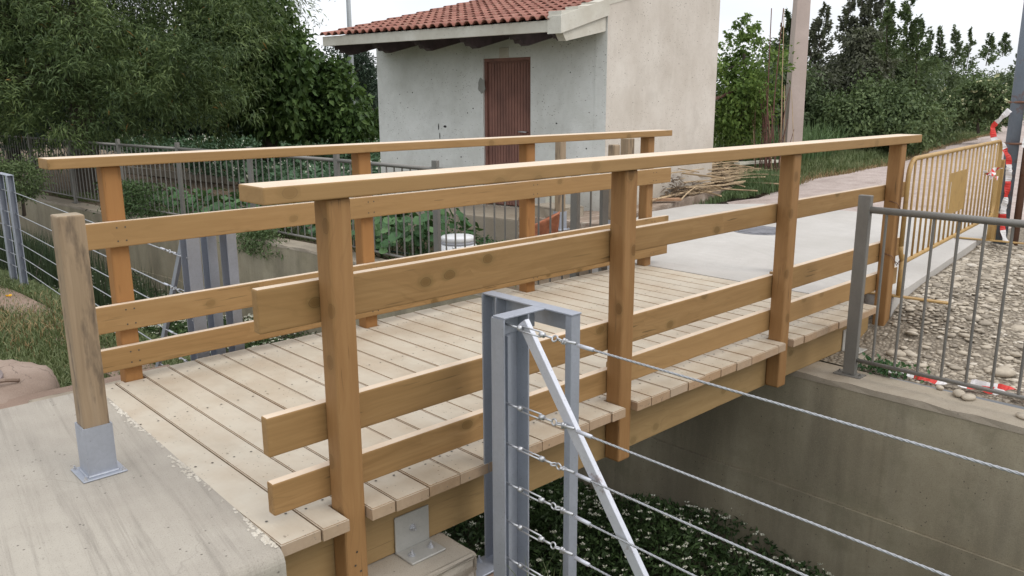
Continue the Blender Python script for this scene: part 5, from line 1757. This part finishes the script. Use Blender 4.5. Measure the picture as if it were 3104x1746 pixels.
# --- grassy bank along the left side of the path, rising towards the back
def bank_h(t): return 1.02 * smoothstep(.12, .62, t)
BA = [(12.6, 5.6), (15.5, 5.75), (18.5, 6.3), (22, 7.1), (26, 8.2), (32, 9.6), (40, 11.6), (52, 15.2)]
def bank():
    V, F, S = [], [], []
    tt_ = np.linspace(0, 1, 60)
    d_ = np.concatenate([[0], np.cumsum([math.hypot(b[0] - a[0], b[1] - a[1]) for a, b in zip(BA[:-1], BA[1:])])])
    px_ = np.interp(tt_ * d_[-1], d_, [q[0] for q in BA]); py_ = np.interp(tt_ * d_[-1], d_, [q[1] for q in BA])
    prof = [(-.15, -.02), (.25, .30), (.7, .72), (1.3, .98), (2.2, 1.0), (4.5, .85), (9.0, .0)]
    for x_, y_, t_ in zip(px_, py_, tt_):
        for (o_, hh) in prof:
            V.append((x_ - .28 * o_, y_ + o_, -.10 + bank_h(t_) * hh + .04 * math.sin(x_ * 2.1 + o_ * 3)))
    n_ = len(prof)
    for a in range(59):
        for b in range(n_ - 1):
            q = a * n_ + b
            F += [q, q + n_, q + n_ + 1, q + 1]; S.append(4)
    o = obj('bank', mesh_np('bank', V, F, S, M['meadow'], smooth=True)); o['kind'] = 'structure'
    rng = np.random.default_rng(55)
    n = 70000
    t_ = rng.random(n) ** 1.25; o_ = rng.random(n) ** 1.1 * 3.2 - .15
    x_ = np.interp(t_ * d_[-1], d_, [q[0] for q in BA]); y_ = np.interp(t_ * d_[-1], d_, [q[1] for q in BA])
    z_ = -.12 + bank_h(t_) * np.interp(o_, [q[0] for q in prof], [q[1] for q in prof])
    stuff('bank_grass', blade_mesh('bank_grass', np.stack([x_ - .28 * o_, y_ + o_, z_], 1), .30, .020, M['grass'], .55, rng), 'tall green grass on the bank along the left side of the dirt path', 'grass')
bank()
# --- trees on the right beyond the hut
x, y = polar(2215, 16.0)
bl = blobs_at(2150, 2268, 16.0, .7, 2.0, .45, 16, 60, .5) + blobs_at(2170, 2240, 16.0, 2.0, 2.9, .22, 7, 61, .2)
bl = [(polar(2195, 16)[0], polar(2195, 16)[1], 1.3, .6, .6, .8)] + bl
tree('young_tree', (x, y, -.3), (x, y, 2.2), bl, 9500, .085, .045, M['lime'], 'bright green young tree just right of the hut wall', tr=.05, seed=62, outward=.9)
LEAD = [(2330, 74), (2353, 90), (2408, 97), (2431, 58), (2505, 43), (2540, 2), (2575, 5), (2599, 31), (2618, 55), (2675, 50), (2708, 113), (2743, 136), (2770, 127), (2813, 128), (2854, 132), (2910, 146), (2953, 144), (2996, 187), (3035, 218)]
used = set()
hed = [
 (2250, 2405, 24, .0, 2.35, .62, 22, 'hedge', 'tree', 'dark green tree between the young tree and the utility pole'),
 (2395, 2500, 25, .3, 2.3, .45, 16, 'hedge_grey', 'tree', 'sparse grey brown tree right behind the utility pole'),
 (2500, 2612, 26, .6, 3.6, .42, 26, 'hedge_grey', 'tree', 'tallest tree of the right row, brownish and open, right of the utility pole'),
 (2450, 2740, 23.5, .3, 1.9, .65, 30, 'hedge_green', 'tree', 'wide green bush at the foot of the tall brownish tree'),
 (2612, 2722, 28, .2, 2.9, .55, 26, 'hedge', 'tree', 'dense dark tree with two pointed tips in the middle of the right row'),
 (2700, 2830, 33, .0, 2.6, .62, 26, 'hedge', 'tree', 'rounded dark tree right of the two-tipped one'),
 (2800, 2940, 40, .0, 2.45, .72, 24, 'hedge_green', 'tree', 'lower dark tree toward the end of the right row, spiky on top'),
 (2900, 3000, 52, .4, 2.7, .8, 20, 'hedge', 'tree', 'farthest small dark tree before the bend of the dirt path'),
 (2985, 3130, 66, .8, 2.7, .9, 18, 'hedge', 'tree', 'distant dark trees behind the steel post at the right edge'),
]
for k, (a, b, d, z0, z1, r, n, mt, cat, lab) in enumerate(hed):
    bl = blobs_at(a, b, d, z0, z1 - r * .4, r, n, 70 + k, 1.0, prof=lambda s: .62 + .38 * math.sin(PI * s))
    spires = []
    # pointed leaders at the tips that show against the sky
    for (tp_, ty_) in LEAD:
        if a <= tp_ < b and tp_ not in used:
            used.add(tp_)
            zt = 1.396 + (298 - ty_) * d / 2483
            x, y = polar(tp_, d)
            spires.append((x, y, zt, random.uniform(1.1, 1.7), r * random.uniform(.65, 1.0) * (1 if d < 30 else .6)))
    x, y = polar((a + b) / 2, d)
    nn_ = 26000 if k in (0, 1, 2, 3, 4) else 15000
    t = tree('hedgerow_tree', (x, y, -.2), (x, y, z1 * .7), bl, nn_, .085 + .0012 * d, .045 + .0006 * d, M[mt], lab, cat, tr=.10, seed=80 + k, sub=30, subr=.34, shell=.35, group='trees along the left side of the dirt path')
    rs = np.random.default_rng(300 + k)
    for (x, y, zt, hh, rr_) in spires:
        n_ = int(1500 if d < 30 else 900)
        u_ = rs.random(n_) ** .75
        # short side shoots, each a small tuft, round one leading stem
        sh = rs.integers(0, 26, n_)
        sa = rs.uniform(0, 2 * PI, 26)[sh]; su = (np.arange(26) / 26.0)[sh] ** .85
        rad = rr_ * (.12 + .9 * su) * rs.uniform(.1, 1.0, n_)
        wob = .10 * np.sin(su * 5 + k)
        P = np.stack([x + wob + np.cos(sa) * rad, y + np.sin(sa) * rad, zt - su * hh + rad * .55 + rs.normal(0, .05, n_)], 1)
        D = np.stack([np.cos(sa), np.sin(sa), np.full(n_, .7)], 1) + rs.normal(0, .6, (n_, 3))
        obj('leading_shoot', leaf_mesh('leading_shoot', P, D, .07 + .0012 * d, .035 + .0006 * d, M[mt], .1, rs), t)['kind'] = 'stuff'
        tube('stem', [(x + .10 * math.sin(5 * q + k), y, zt - q * hh) for q in (0, .25, .5, .75, 1.0)], .006, M['bark'], t, 5, .02)
# blossoming elder bush
bl = blobs_at(2815, 2990, 30, .85, 1.75, .42, 22, 95, .6, prof=lambda s: .45 + .55 * math.sin(PI * s))
x, y = polar(2910, 30)
t = tree('elder_bush', (x, y, .3), (x, y, 1.3), bl, 15000, .11, .06, M['hedge_green'], 'elder bush with cream blossom at the grass verge of the dirt path', 'bush', tr=.05, seed=96)
crown('blossom', t, [(b[0], b[1], b[2], b[3] * 1.06, b[4] * 1.06, b[5] * 1.06) for b in bl], 900, .09, .08, M['petal_cream'], seed=97, sub=5, subr=.10, shell=.95, droop=0)

# --- potato field
def potato():
    rng = np.random.default_rng(5)
    P, D = [], []
    n = 60000
    # rows along the field
    px = rng.uniform(-250, 1200, n)
    d = rng.uniform(14.5, 26.5, n)
    a = YAW - np.arctan((px - 1552) / 2420.0)
    X = CP.x + np.cos(a) * d; Y = CP.y + np.sin(a) * d
    row = np.sin((X * .96 + Y * .28) * 2 * PI / .8)
    h = .12 + .26 * (row * .5 + .5) + rng.uniform(0, .08, n)
    keep = (X > 6.0) & (rng.random(n) < .35 + .65 * (row * .5 + .5))
    hs = (.25 + .06 * (d - 14))
    Z = -.32 + h * rng.uniform(.45, 1, n) + smoothstep(16, 26, d) * .34
    X, Y, Z = X[keep], Y[keep], Z[keep]
    P = np.stack([X, Y, Z], 1)
    D = rng.normal(size=(len(P), 3)); D[:, 2] = np.abs(D[:, 2]) * .6
    stuff('potato_field', leaf_mesh('potato_field', P, D, .13, .085, M['potato'], .1, rng), 'rows of leafy potato plants filling the field behind the steel fence', 'crop')
    k = rng.choice(len(P), 420)
    Pf = P[k] + np.array([0, 0, .12])
    Pf = np.repeat(Pf, 3, 0) + rng.normal(0, .018, (len(Pf) * 3, 3))
    stuff('potato_blossom', leaf_mesh('potato_blossom', Pf, rng.normal(size=(len(Pf), 3)), .045, .04, M['petal'], 0, rng), 'small white potato flowers dotted over the field', 'flowers')
potato()
# --- squash / bean leaves just behind the fence
def squash():
    rng = np.random.default_rng(6)
    C = []
    spots = [(4.25, 5.0, .62, .55, 'left'), (4.15, 5.6, .55, .5, ''), (4.3, 6.4, .5, .42, ''), (4.2, 7.4, .5, .38, ''), (4.1, 8.6, .5, .36, ''), (4.0, 9.8, .55, .36, ''), (3.85, 11.1, .5, .34, '')]
    labs = ['tall leafy squash plant beside the white plastic drum, behind the steel fence', 'squash plant next to the tall one by the drum, behind the steel fence',
            'squash plant in the middle of the row behind the steel fence', 'low squash plant with dark leaves left of the hut, behind the steel fence', 'low leafy plant behind the fence below the field edging',
            'low leafy plant behind the fence near the first railing post', 'farthest low leafy plant of the row behind the steel fence']
    for k, (x, y, r, h, _) in enumerate(spots):
        n = 130
        a = rng.uniform(0, 2 * PI, n); rr = r * np.sqrt(rng.random(n))
        hh = h * (1 - .45 * (rr / r) ** 2) * rng.uniform(.35, 1.25, n)
        B = np.stack([x + rr * np.cos(a), y + rr * np.sin(a), np.full(n, -.34)], 1)
        P = np.stack([x + rr * np.cos(a) * 1.1, y + rr * np.sin(a) * 1.1, -.34 + hh], 1)
        t = thing('squash_plant', (x, y, -.34), labs[k], 'plant', 'leafy garden plants behind the fence')
        # leaves as folded hexagons
        V, F, S = [], [], []
        for q in range(n):
            nn = unit(np.array([math.cos(a[q]) * .5, math.sin(a[q]) * .5, rng.uniform(.5, 1.2)]) + rng.normal(0, .25, 3))
            u_ = unit(np.cross(nn, rng.normal(size=3))); v_ = np.cross(nn, u_)
            s = rng.uniform(.045, .085)
            b = len(V)
            V.append(P[q] - nn * s * .15)
            for w in range(7):
                an = 2 * PI * w / 7
                rad = s * (1.0 if w else .72)
                V.append(P[q] + u_ * rad * math.cos(an) + v_ * rad * math.sin(an) + nn * s * .12 * math.cos(3 * an))
            for w in range(7): F += [b, b + 1 + w, b + 1 + (w + 1) % 7]; S.append(3)
        obj('leaves', mesh_np('leaves', V, F, S, M['squash']), t)['kind'] = 'stuff'
        V, F, S = [], [], []
        for q in range(0, n, 2):
            b = len(V)
            w = .005
            V += [B[q] * .6 + np.array([x, y, -.34]) * .4 + np.array([w, 0, 0]), B[q] * .6 + np.array([x, y, -.34]) * .4 - np.array([w, 0, 0]), P[q] - np.array([w, 0, 0]) * .6, P[q] + np.array([w, 0, 0]) * .6]
            F += [b, b + 1, b + 2, b + 3]; S.append(4)
        obj('stems', mesh_np('stems', V, F, S, M['squash']), t)
squash()

# --- plants filling the canal bed
def canal_veg_z(X, Y):
    t = (X - lwx(Y)) / (rwx(Y) - lwx(Y))           # 0 near bank, 1 far wall
    base = -1.62 + .10 * np.sin(X * 2.1 + Y * 1.3) + .06 * np.sin(Y * 3.1)
    near = .12 * (1 - t) + .30 * smoothstep(1.5, 5.0, Y)
    up = smoothstep(5.5, 10.0, Y) * (1 - smoothstep(.35, .95, t)) * .55
    dip = -.35 * smoothstep(-.1, -1.6, Y) * smoothstep(.55, 1.0, t)
    return base + near + up + dip
def canal_veg():
    rng = np.random.default_rng(8)
    n = 150000
    Y = np.concatenate([rng.uniform(-3.2, 5.0, int(n * .72)), rng.uniform(5, 14, n - int(n * .72))])
    X = lwx(Y) + (rwx(Y) - lwx(Y)) * rng.random(n)
    cl_ = np.sin(X * 5.1 + 1.7 * np.sin(Y * 2.2)) * np.cos(Y * 4.3 + 1.2 * np.sin(X * 3.3))
    top = canal_veg_z(X, Y) + .07 * cl_
    Z = top - rng.random(n) ** 1.6 * .34
    P = np.stack([X, Y, Z], 1)
    D = rng.normal(size=(n, 3)); D[:, 2] = np.abs(D[:, 2]) * 1.1 + .2
    stuff('canal_plants', leaf_mesh('canal_plants', P, D, .055, .020, M['alyssum'], .15, rng), 'dense dark green weeds covering the bottom of the canal', 'weeds')
    m_ = 9500
    Y = np.concatenate([rng.uniform(-3.2, 2.0, int(m_ * .22)), rng.uniform(2, 12, m_ - int(m_ * .22))])
    X = lwx(Y) + (rwx(Y) - lwx(Y)) * rng.random(m_)
    cl_ = np.sin(X * 5.1 + 1.7 * np.sin(Y * 2.2)) * np.cos(Y * 4.3 + 1.2 * np.sin(X * 3.3))
    dens = np.sin(X * 2.3 + Y * 1.7) * .5 + .5
    k = rng.random(m_) < .35 + .65 * dens
    X, Y, cl_ = X[k], Y[k], cl_[k]
    C = np.stack([X, Y, canal_veg_z(X, Y) + .07 * cl_ + rng.uniform(.0, .05, len(X))], 1)
    # each flower head: five tiny petals round a centre
    pt = []
    dd = []
    for q in range(6):
        a = q * PI / 3 + rng.random(len(C))
        d = np.stack([np.cos(a), np.sin(a), np.full(len(C), .25)], 1)
        pt.append(C + d * .003); dd.append(d)
    stuff('canal_flowers', leaf_mesh('canal_flowers', np.concatenate(pt), np.concatenate(dd), .0165, .013, M['petal'], 0, rng), 'tiny white flowers scattered over the weeds in the canal', 'flowers')
canal_veg()
# dark reeds and horsetail at the near edge of the canal, beyond the bridge
def reeds():
    rng = np.random.default_rng(9)
    n = 6500
    Y = rng.uniform(7.0, 13.5, n)
    X = lwx(Y) + .10 + np.abs(rng.normal(0, .75, n))
    Z = canal_veg_z(X, Y) - .05
    stuff('canal_reeds', blade_mesh('canal_reeds', np.stack([X, Y, Z], 1), .55, .012, M['horsetail'], .18, rng), 'dark upright rushes on the near side of the canal beyond the bridge', 'rushes')
    n = 60
    Y = rng.uniform(3.0, 8.5, n); X = lwx(Y) + rng.uniform(.1, 1.2, n)
    Z = canal_veg_z(X, Y)
    stuff('dry_stalks', blade_mesh('dry_stalks', np.stack([X, Y, Z], 1), 1.0, .007, M['bark'], .3, rng), 'thin dark dead stalks rising from the canal weeds', 'stalks')
reeds()
# --- grass on the left bank
def grass_left():
    rng = np.random.default_rng(10)
    n = 120000
    Y = 2.6 + rng.random(n) ** 1.3 * 11
    X = lwx(Y) + .35 - rng.random(n) ** 1.3 * 3.6
    k = ~((X + .62) ** 2 + (Y - 3.05) ** 2 < .60 ** 2)
    k &= ~((Y < 2.75) & (X > -.6))
    X, Y = X[k], Y[k]
    Z = np.where(X > lwx(Y), ZB - .25 * (X - lwx(Y)) - .01, left_ground_z(X, Y) - .01)
    P = np.stack([X, Y, Z], 1)
    dry = (np.sin(X * 1.9 + 1) + np.sin(Y * 1.1 + 2.0) + rng.normal(0, .5, len(X)) + smoothstep(5.5, 8, Y) * 1.0) > 2.25
    stuff('bank_grass', blade_mesh('bank_grass', P[~dry], .085, .0085, M['grass'], .8, rng), 'short green grass on the canal bank at the left', 'grass')
    stuff('dry_bank_grass', blade_mesh('dry_bank_grass', P[dry], .10, .008, M['grass_dry'], .8, rng), 'dry straw coloured grass around the left fence posts', 'grass')
grass_left()
x, y = .38, 6.0
t = tag(obj('yellow_flower', leaf_mesh('yellow_flower', np.array([[x, y, -.30]] * 14), np.stack([np.cos(np.arange(14) * .45), np.sin(np.arange(14) * .45), np.full(14, .3)], 1), .035, .018, M['flower_y']), None), 'single yellow dandelion flower in the grass at the left', 'flower')
# --- grass verges along the path and around the slab on the right
def verge():
    rng = np.random.default_rng(12)
    def along(A, n, off0, off1, t0=0, t1=1):
        d = np.concatenate([[0], np.cumsum([math.hypot(b[0] - a[0], b[1] - a[1]) for a, b in zip(A[:-1], A[1:])])])
        t = (t0 + (t1 - t0) * rng.random(n)) * d[-1]
        X = np.interp(t, d, [p[0] for p in A]); Y = np.interp(t, d, [p[1] for p in A])
        o = off0 + (off1 - off0) * rng.random(n) ** 1.2
        return X - o * .25, Y + o
    A = [(11.9, 5.0), (13.3, 5.25), (17.7, 5.6), (25.4, 7.3), (37.3, 9.4), (60, 16.5)]
    X, Y = along(A, 60000, -.18, 3.2, 0, .55)
    Z = np.full(len(X), -.11)
    hgt = .22 + .45 * smoothstep(.3, 2.2, Y - np.interp(X, [p[0] for p in A], [p[1] for p in A]))
    clump = np.sin(X * 3.1) * np.sin(Y * 2.7 + X)
    k = (rng.random(len(X)) < .55 + .45 * clump) & ~((X < 12.8) & (Y > 5.6))
    stuff('verge_grass', blade_mesh('verge_grass', np.stack([X, Y, Z], 1)[k], hgt[k], .014, M['grass'], .5, rng), 'tall green grass verge between the dirt path and the row of trees', 'grass')
    X, Y = along(A, 12000, -.30, .8, 0, .5)
    stuff('verge_straw', blade_mesh('verge_straw', np.stack([X, Y, np.full(len(X), -.10)], 1), .13, .009, M['grass_dry'], .9, rng), 'pale dry grass at the edge of the dirt path', 'grass')
    # bright weeds at the corner of the pad
    X = 9.7 + np.abs(rng.normal(0, 1, 9000)) ** .8 * 1.35; X = np.where(X > 12.4, 11.6, X); Y = 4.58 + (X - 9.7) * .235 + rng.normal(0, .10, 9000) * (1 + (X - 9.7) * .5)
    stuff('pad_weeds', blade_mesh('pad_weeds', np.stack([X, Y, np.full(9000, -.08)], 1), .10 + .20 * smoothstep(9.8, 11.4, X), .011, M['grass_lush'], .55, rng), 'fresh green weeds at the edge of the pad between the canes and the dirt path', 'weeds')
    X = 10.1 - np.abs(rng.normal(0, .55, 1100)); Y = np.interp(X, [8.0, 10.1], [4.17, 4.64]) + rng.normal(0, .04, 1100)
    stuff('joint_weeds', blade_mesh('joint_weeds', np.stack([X, Y, np.full(1100, -.10)], 1), .11, .009, M['grass_lush'], .7, rng), 'low weeds in the gap between the pad and the dirt path', 'weeds')
    # reed leaves at the foot of the trees
    X, Y = along([(12.8, 6.0), (16, 6.3), (21, 7.4), (26, 8.6)], 2600, 0, 1.2)
    stuff('verge_reeds', blade_mesh('verge_reeds', np.stack([X, Y, np.full(len(X), -.1)], 1), .95, .03, M['reed'], .45, rng), 'broad reed leaves at the foot of the trees beside the utility pole', 'reeds')
verge()
# --- garden weeds on the soil behind the fence, near the terrace
def garden_weeds():
    rng = np.random.default_rng(13)
    C = np.stack([rng.uniform(4.3, 5.3, 46), rng.uniform(3.4, 6.0, 46)], 1)
    P = np.repeat(C, 60, 0) + rng.normal(0, .06, (46 * 60, 2))
    P = np.concatenate([P, (-.34 + rng.uniform(0, .10, len(P)))[:, None]], 1)
    D = rng.normal(size=(len(P), 3)); D[:, 2] = np.abs(D[:, 2])
    stuff('garden_weeds', leaf_mesh('garden_weeds', P, D, .04, .022, M['squash'], .1, rng), 'scattered low weeds on the bare soil in front of the terrace', 'weeds')
    n = 9000
    Y = rng.uniform(2.6, 17, n); X = rwx(Y) + .33 + np.abs(rng.normal(0, .16, n)) + .1
    k = np.sin(Y * 1.9) + rng.normal(0, .4, n) > .3
    stuff('wall_grass', blade_mesh('wall_grass', np.stack([X, Y, np.full(n, -.33)], 1)[k], .13, .008, M['grass'], .6, rng), 'thin grass tufts along the foot of the long steel fence', 'grass')
    # hanging weed over the wall
    x0 = 3.45
    Pb = np.stack([rng.normal(3.42, .10, 2600), rng.normal(7.35, .25, 2600), rng.uniform(-.48, -.10, 2600)], 1)
    D = rng.normal(size=(2600, 3))
    t = thing('overhanging_weed', (3.5, 7.35, -.3), 'green weed spilling over the canal wall behind the far railing', 'plant')
    obj('foliage', leaf_mesh('foliage', Pb, D, .05, .02, M['grass_lush'], .3, rng), t)
    Pb = np.stack([rng.normal(3.12, .16, 3600), rng.normal(10.7, .45, 3600), rng.uniform(-.5, .22, 3600)], 1)
    D = rng.normal(size=(3600, 3))
    t = thing('wall_bush', (3.2, 10.7, -.3), 'dark bushy weed on the canal wall, left of the leftmost far railing post', 'plant')
    obj('foliage', leaf_mesh('foliage', Pb, D, .07, .02, M['alyssum'], .3, rng), t)
garden_weeds()
# leafy weed at the foot of the right fence post
Pb = np.stack([RNG.normal(3.86, .05, 240), RNG.normal(-.30, .10, 240), RNG.uniform(-.31, -.22, 240)], 1)
t = thing('low_weed', (3.86, -.3, -.3), 'small broad-leaved weed at the foot of the steel fence post on the right wall', 'plant')
obj('foliage', leaf_mesh('foliage', Pb, RNG.normal(size=(240, 3)) + np.array([0, 0, .5]), .04, .024, M['squash'], .1), t)
Pb = np.stack([RNG.normal(5.5, .06, 160), RNG.normal(-1.15, .07, 160), np.full(160, -.20)], 1)
t = thing('grass_tuft', (5.5, -1.15, -.2), 'small green tuft growing among the pebbles at the right', 'plant')
obj('blades', blade_mesh('blades', Pb, .09, .006, M['grass_lush'], .8), t)
Pb = np.stack([RNG.uniform(.40, .72, 70), RNG.uniform(-.62, -.35, 70), np.full(70, ZB)], 1)
stuff('ledge_grass', blade_mesh('ledge_grass', Pb, .20, .005, M['grass'], .6), 'a few long grass blades in front of the foreground steel frame', 'grass')

# --- pebbles
def pebbles():
    rng = np.random.default_rng(14)
    ico = bmesh.new(); bmesh.ops.create_icosphere(ico, subdivisions=2, radius=1.0)
    ico2 = bmesh.new(); bmesh.ops.create_icosphere(ico2, subdivisions=1, radius=1.0)
    def base(b):
        v = np.array([x.co[:] for x in b.verts]); f = np.array([[x.index for x in q.verts] for q in b.faces]); b.free(); return v, f
    v1, f1_ = base(ico); v2, f2_ = base(ico2)
    def slab_edge_y(X): return np.interp(X, [4.66, 7.4, 9.1], [0.0, .378, .60])
    def build(name, X, Y, S, v, f, label):
        n = len(X)
        Z = right_ground_z(X, Y)
        R = rng.uniform(0, 2 * PI, n)
        sx = S * rng.uniform(.8, 1.25, n); sy = S * rng.uniform(.6, .95, n); sz = S * rng.uniform(.22, .42, n)
        nv = len(v)
        P = v[None] * np.stack([sx, sy, sz], 1)[:, None]
        P = P + rng.normal(0, .06, (n, nv, 1)) * P
        c, s = np.cos(R)[:, None], np.sin(R)[:, None]
        tl = rng.normal(0, .22, n)[:, None]
        x = P[..., 0] * c - P[..., 1] * s; y = P[..., 0] * s + P[..., 1] * c; z = P[..., 2] + tl * x * .5
        V = np.stack([x + X[:, None], y + Y[:, None], z + (Z + sz * .45)[:, None]], -1).reshape(-1, 3)
        F = (f[None] + (np.arange(n) * nv)[:, None, None]).reshape(-1)
        stuff(name, mesh_np(name, V, F, np.full(n * len(f), 3), M['pebble'], smooth=True), label, 'pebbles')
    def pick(n, x0, x1, y0, y1, f_):
        X = rng.uniform(x0, x1, n); Y = rng.uniform(y0, y1, n)
        k = (Y < slab_edge_y(X) - .02) & f_(X, Y) & (X > 3.83) & ~((X < 4.36) & (Y > -.18))
        return X[k], Y[k]
    dens = lambda X, Y: rng.random(len(X)) < np.clip(.20 + smoothstep(4.0, 4.5, X) * .9, 0, 1)
    X, Y = pick(8200, 3.83, 8.2, -3.0, .6, dens)
    build('pebble_bed', X, Y, np.clip(rng.lognormal(-3.93, .40, len(X)), .010, .055), v1, f1_, 'bed of pale beige river pebbles beside the far slab, behind the right fence')
    X, Y = pick(16000, 3.83, 8.4, -3.0, .6, lambda X, Y: rng.random(len(X)) < .85)
    build('small_gravel', X, Y, np.clip(rng.lognormal(-4.5, .35, len(X)), .006, .02), v2, f2_, 'small grey gravel between the river pebbles')
pebbles()
def cobble(x, y, s, label, seed):
    bm = bmesh.new(); bmesh.ops.create_icosphere(bm, subdivisions=3, radius=1.0)
    rng = random.Random(seed)
    for v in bm.verts:
        v.co = Vector((v.co.x * s * 1.25, v.co.y * s * .85, v.co.z * s * .5))
    z = float(right_ground_z(np.array([x]), np.array([y]))[0])
    if x < 3.84: z = ZW
    tag(obj('cobble', bm_mesh('cobble', bm, M['pebble'], True), None, Matrix.Translation((x, y, z + s * .38)) @ Matrix.Rotation(rng.uniform(0, 3), 4, 'Z')), label, 'stone', 'larger stones near the right fence')
cobble(3.76, -.78, .040, 'rounded beige stone on the canal wall cap just outside the right fence', 1)
cobble(3.735, -.84, .038, 'flat beige stone on the wall cap, nearer the canal edge of its pair', 2)
cobble(3.64, -1.14, .034, 'single flat stone alone near the canal edge, farthest right on the wall cap', 3)
cobble(3.80, -.66, .026, 'small brown stone on the wall cap left of the beige pair', 4)
cobble(4.25, -.22, .050, 'large rounded stone next to the pale concrete block under the bridge end', 5)
cobble(4.30, -.85, .060, 'largest flat stone among the pebbles, in the middle behind the right fence', 6)
print('objects', len(bpy.data.objects), 'tris', sum(len(m.loops) - 2 * len(m.polygons) for m in bpy.data.meshes if m.users))
